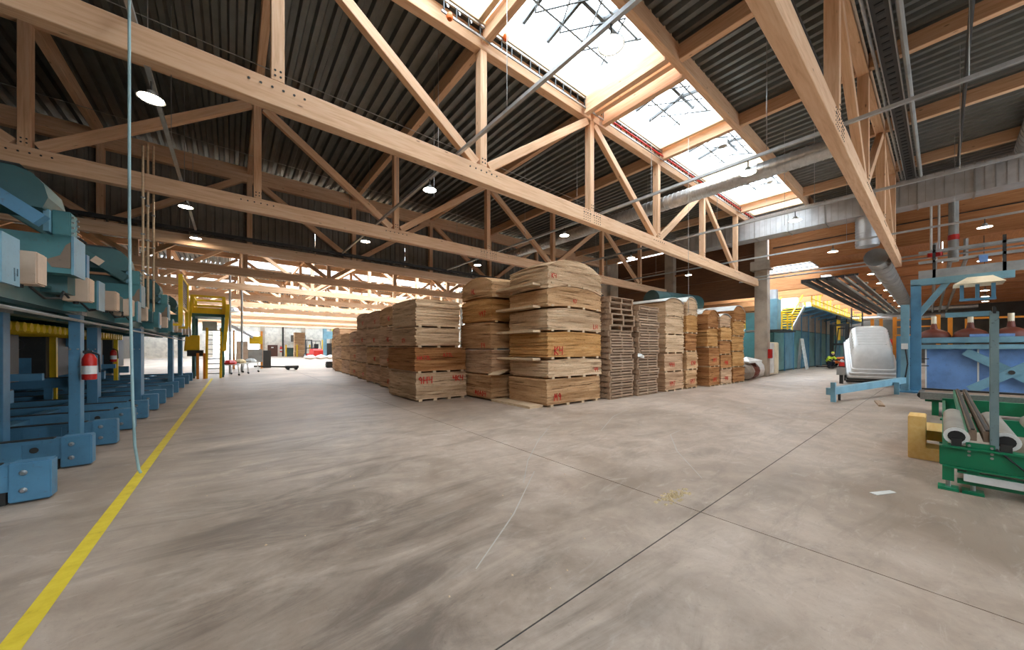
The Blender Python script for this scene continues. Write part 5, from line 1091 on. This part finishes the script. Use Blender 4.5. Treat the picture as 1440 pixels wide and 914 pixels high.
MB().add([(17.9, -0.22, 3.55), (17.9, -1.2, 3.55), (19.0, -1.2, 3.55), (19.0, -0.22, 3.55), (18.2, -0.5, 3.78), (18.2, -0.98, 3.78), (18.7, -0.98, 3.78), (18.7, -0.5, 3.78)], [(0, 1, 5, 4), (1, 2, 6, 5), (2, 3, 7, 6), (3, 0, 4, 7), (4, 5, 6, 7)]).build('canopy', 'cream_hood', o)
for y in (-0.4, -0.7, -1.0): MB().box(18.35, 18.45, y - 0.04, y + 0.04, 3.1, 3.56).build('hanger', 'blue_paint', o)
MB().box(18.3, 18.5, -1.05, -0.35, 3.05, 3.12).build('light_bar', 'blue_paint', o)
pt = thing('press_table', 'wide blue press table with crossed scissor arms and flat top frame', 'machine', (20.4, -2.3, 0))
MB().box(19.9, 21.6, -5.5, 0.48, 1.72, 1.92).build('top_frame', 'light_blue', pt, bevel=0.02); MB().box(19.8, 21.7, -5.6, 0.55, 1.5, 1.66).build('lower_frame', 'light_blue', pt, bevel=0.02)
for k in range(5): MB().box(20.05, 20.15, -5.4 + 1.16 * k, -4.28 + 1.16 * k, 0.05, 1.5).build('side_panel', 'panel_blue', pt, bevel=0.01); MB().box(20.02, 20.05, -4.28 + 1.16 * k, -4.24 + 1.16 * k, 0.05, 1.5).build('panel_seam', 'white_paint', pt)
MB().bar((19.93, -0.5, 1.42), (19.93, -2.3, 0.1), 0.1, 0.26).build('scissor_arm', 'light_blue', pt); MB().bar((19.8, -2.3, 1.42), (19.8, -0.6, 0.1), 0.1, 0.26).build('scissor_arm', 'light_blue', pt)
MB().cyl((19.72, -1.42, 0.74), (20.0, -1.42, 0.74), 0.07, 12).build('pivot', 'dark_metal', pt)
MB().box(20.1, 21.4, -5.4, 0.3, 0.0, 0.08).build('base_frame', 'blue_paint', pt); MB().box(19.95, 20.3, -1.5, -0.6, 1.93, 2.02).build('name_plate', 'panel_blue', pt)
for k in range(5):
    y = 0.2 - 0.85 * k
    o = thing('heating_dome', ORD[k].replace('lowest', 'first') + ' rust red domed unit from the left on the blue press table', 'unit', (21.0, y, 1.95), 'rust domes on the press table')
    MB().lathe([(0.42, 0), (0.42, 0.06), (0.36, 0.2), (0.2, 0.3), (0.1, 0.34), (0.06, 0.6), (0, 0.6)], (21.0, y, 1.93), 16).build('dome', 'rust_hood', o, smooth=True); MB().cyl((21.0, y, 2.45), (21.0, y, 2.75), 0.07, 10).build('neck', 'cream_hood', o, smooth=True)
og = thing('orange_frame', 'orange guard frame behind the blue press table', 'frame', (23, 0, 0))
for (x, y, h) in ((22.5, 1.3, 2.9), (22.5, 0.95, 2.7), (22.3, 0.1, 2.9), (22.3, -0.2, 2.8), (21.6, -0.6, 2.65), (25, 1.9, 3), (25.0, 2.2, 3)): MB().box(x - 0.06, x + 0.06, y - 0.06, y + 0.06, 0, h).build('frame_post', 'orange_paint', og)
for z in (2.1, 2.45, 2.75): MB().bar((22.4, 1.3, z), (22.4, 0.1, z), 0.05, 0.06).build('frame_rail', 'orange_paint', og)
MB().bar((21.6, -0.6, 2.66), (21.6, -5, 2.6), 0.06, 0.07).build('frame_rail', 'orange_paint', og)
o = thing('pump_unit', 'red machine block between the white canopy and the crane', 'machine', (26, 1.9, 0)); MB().box(25.3, 26.6, 1.2, 2.4, 0, 1.7).build('frame', 'dark_metal', o, bevel=0.03); MB().box(25.2, 26.7, 1.1, 2.5, 1.7, 2.0).build('cover', 'red_paint', o, bevel=0.03)
o = thing('blue_cabinet', 'tall blue cabinet column behind the crane posts', 'cabinet', (20.0, 0.9, 0)); MB().box(19.7, 20.4, 0.62, 1.1, 0, 2.0).build('body', 'blue_paint', o, bevel=0.02); MB().box(19.66, 19.7, 0.66, 1.05, 0.1, 1.9).build('door', 'blue_paint', o)
for z in (0.9, 1.15): MB().bar((19.5, 0.75, z), (19.5, 0.3, z), 0.03, 0.03).build('rail', 'dark_metal', o)

# belt conveyor in front of the press table
bc = thing('belt_conveyor', 'low transverse belt conveyor with a worn brown top on green legs', 'conveyor', (13, -1.5, 0))
MB().box(12.4, 13.3, -5, 0.3, 0.42, 0.5).build('belt', 'belt_brown', bc); MB().box(12.3, 12.4, -5, 0.32, 0.36, 0.52).build('side_rail', 'steel', bc); MB().box(13.3, 13.4, -5, 0.32, 0.36, 0.54).build('side_rail', 'dark_metal', bc)
MB().box(12.45, 13.25, -5, 0.25, 0.3, 0.4).build('frame', 'green_paint', bc); MB().cyl((12.4, 0.3, 0.44), (13.3, 0.3, 0.44), 0.07, 12).build('end_roller', 'dark_metal', bc, smooth=True)
for (x, y) in ((12.45, 0.1), (13.2, 0.1), (12.45, -1.8), (13.2, -1.8), (12.45, -3.8), (13.2, -3.8)): MB().box(x - 0.05, x + 0.05, y - 0.05, y + 0.05, 0, 0.32).build('leg', 'green_paint', bc)
# green roller conveyor
gc = thing('roller_conveyor', 'green roller conveyor frame with grey rollers at the right edge', 'conveyor', (8, -1.2, 0))
MB().box(5.95, 6.05, -3.2, 0.02, 0.26, 0.46).build('front_beam', 'green_paint', gc, bevel=0.006); MB().box(5.93, 6.07, -3.2, 0.0, 0.455, 0.475).build('front_flange', 'green_paint', gc)
MB().box(5.93, 6.07, -3.2, 0.0, 0.245, 0.262).build('front_flange', 'green_paint', gc)
MB().box(5.93, 5.99, -3.2, -0.14, 0.13, 0.2).build('cable_channel', 'white_paint', gc, 'scuffed white cable channel'); MB().box(5.96, 6.04, -3.2, -0.1, 0.09, 0.13).build('lower_rail', 'green_paint', gc); MB().box(5.96, 6.04, -3.2, -0.1, 0.2, 0.22).build('lower_rail', 'green_paint', gc)
MB().box(6.0, 11.8, -0.04, 0.0, 0.2, 0.42).build('side_beam', 'green_paint', gc); MB().box(11.7, 11.8, -3.2, 0.0, 0.2, 0.46).build('rear_beam', 'green_paint', gc); MB().box(8.8, 8.9, -3.2, 0.0, 0.24, 0.46).build('middle_beam', 'green_paint', gc)
for y in (-0.04, -0.2, -1.5, -2.8):
    for x in (6.0, 8.85, 11.75):
        if y == -0.2 and x > 6.5: continue
        l_ = MB().box(x - 0.045, x + 0.045, y - 0.04, y + 0.04, 0.1, 0.27).build('leg', 'green_paint', gc); MB().cyl((x, y, 0.03), (x, y, 0.12), 0.018, 8).build('levelling_screw', 'steel', l_); MB().box(x - 0.08, x + 0.08, y - 0.07, y + 0.07, 0, 0.03).build('foot_plate', 'green_paint', l_)
for y in (-0.095, -0.4, -0.71, -1.02, -1.33, -1.64, -1.95, -2.26, -2.57):
    r_ = MB().cyl((6.0, y, 0.575), (7.9, y, 0.575), 0.088, 20).build('roller', 'roller_grey', gc, smooth=True)
    MB().lathe([(0.088, 0), (0.09, 0.012), (0.056, 0.014), (0.056, 0)], (0, 0, 0), 4)
    ringm = MB(); n = 20
    vs = [(5.985, y + rr_ * math.cos(2 * math.pi * k / n), 0.575 + rr_ * math.sin(2 * math.pi * k / n)) for rr_ in (0.09, 0.058) for k in range(n)]
    ringm.add(vs + [(6.0, v_[1], v_[2]) for v_ in vs[:n]], [(k, (k + 1) % n, n + (k + 1) % n, n + k) for k in range(n)] + [(k, (k + 1) % n, 2 * n + (k + 1) % n, 2 * n + k) for k in range(n)]); ringm.build('roller_rim', 'white_paint', r_)
    MB().cyl((5.98, y, 0.575), (6.0, y, 0.575), 0.06, 14).build('roller_hub', 'black_rubber', r_); MB().box(5.965, 6.04, y - 0.035, y + 0.035, 0.47, 0.55).build('bearing_block', 'dark_metal', r_)
# chain rail between the rollers
for yy in (-0.245, -1.175):
    cr_ = MB().box(5.96, 5.99, yy - 0.09, yy + 0.09, 0.37, 0.53).build('chain_plate', 'green_paint', gc, bevel=0.004)
    mb = MB()
    for dy_ in (-0.07, 0.07):
        for z in (0.4, 0.44, 0.5): mb.cyl((5.96, yy + dy_, z), (5.945, yy + dy_, z), 0.012, 8)
    mb.build('plate_bolts', 'steel', cr_, kind='stuff')
    for dy_ in (-0.045, 0.045): r_ = MB().box(5.99, 11.8, yy + dy_ - 0.025, yy + dy_ + 0.025, 0.55, 0.66).build('chain_rail', 'belt_brown', gc); MB().box(5.99, 11.8, yy + dy_ - 0.012, yy + dy_ + 0.012, 0.66, 0.675).build('chain', 'dark_metal', r_)
    MB().box(5.99, 11.8, yy + 0.075, yy + 0.1, 0.5, 0.64).build('guide_rail', 'green_paint', gc)
# upright gantry post
o = thing('sensor_gantry', 'scuffed grey blue square post with a short arm rising from the green conveyor', 'gantry', (6.0, -0.33, 0.47)); MB().box(5.965, 6.025, -0.358, -0.302, 0.475, 1.88).build('post', 'post_grey', o, bevel=0.004)
MB().box(5.98, 6.02, -0.31, -0.02, 1.84, 1.89).build('arm', 'light_blue', o); MB().box(5.955, 6.03, -0.34, -0.32, 1.86, 1.93).build('clip', 'dark_metal', o); MB().tube([(5.95, -0.34, 0.5), (5.93, -0.45, 0.38), (5.93, -0.52, 0.3), (5.94, -0.5, 0.22)], 0.008, 6).build('cable', 'black_rubber', o, smooth=True)
# timber C-shaped block
o = thing('timber_stop', 'yellow C shaped laminated timber stop beside the green conveyor', 'block', (7.6, 0.1, 0))
MB().prism([(0.3, 0.0), (0.3, 0.58), (0.14, 0.58), (0.14, 0.16), (-0.08, 0.16), (-0.08, 0.0)], 'x', 7.3, 7.75).build('side_cheek', 'bench_wood', o, bevel=0.008); MB().box(7.74, 8.6, -0.06, 0.28, 0.2, 0.34).build('cross_arm', 'bench_wood', o)
# little things on the floor
o = MB().box(13.2, 14.4, 1.02, 1.14, 0, 0.04).build('wood_offcut', 'pallet_wood'); o.rotation_euler.z = 0.15; tag(o, 'small grey timber offcut on the floor before the blue boom arm', 'offcut')
o = MB().prism([(5.15, 0.42), (5.4, 0.3), (5.43, 0.35), (5.18, 0.48)], 'z', 0.001, 0.006).build('paper_scrap', 'paper'); tag(o, 'white scrap of paper on the open floor left of the green conveyor', 'paper')
mb = MB(); rr = random.Random(3)
for k in range(70):
    t = rr.uniform(0, 6.28); d = rr.random() ** 0.8; x, y = 3.5 + 0.3 * d * math.cos(t), 1.72 + 0.1 * d * math.sin(t); s_ = rr.uniform(0.008, 0.03); h = 0.02 * (1 - d) + 0.004
    mb.add([(x - s_, y - s_ * .6, 0), (x + s_, y - s_ * .5, 0), (x + s_ * .7, y + s_, 0), (x - s_ * .6, y + s_ * .8, 0), (x, y, h + rr.uniform(0, 0.01))], [(0, 1, 4), (1, 2, 4), (2, 3, 4), (3, 0, 4)])
o = mb.build('sawdust_heap', 'saw_dust'); o['kind'] = 'stuff'; tag(o, 'little heap of yellow sawdust near the crossing floor joints', 'sawdust')
mb = MB()
for k in range(60):
    x, y = rr.uniform(-0.5, 8), rr.uniform(0.5, 6); s_ = rr.uniform(0.004, 0.012); mb.add([(x - s_, y, 0.001), (x, y - s_, 0.001), (x + s_, y + s_ * .3, 0.001), (x, y + s_, 0.006)], [(0, 1, 3), (1, 2, 3), (2, 0, 3)])
o = mb.build('wood_chips', 'batten'); o['kind'] = 'stuff'; tag(o, 'tiny pale wood chips scattered over the concrete', 'chips')
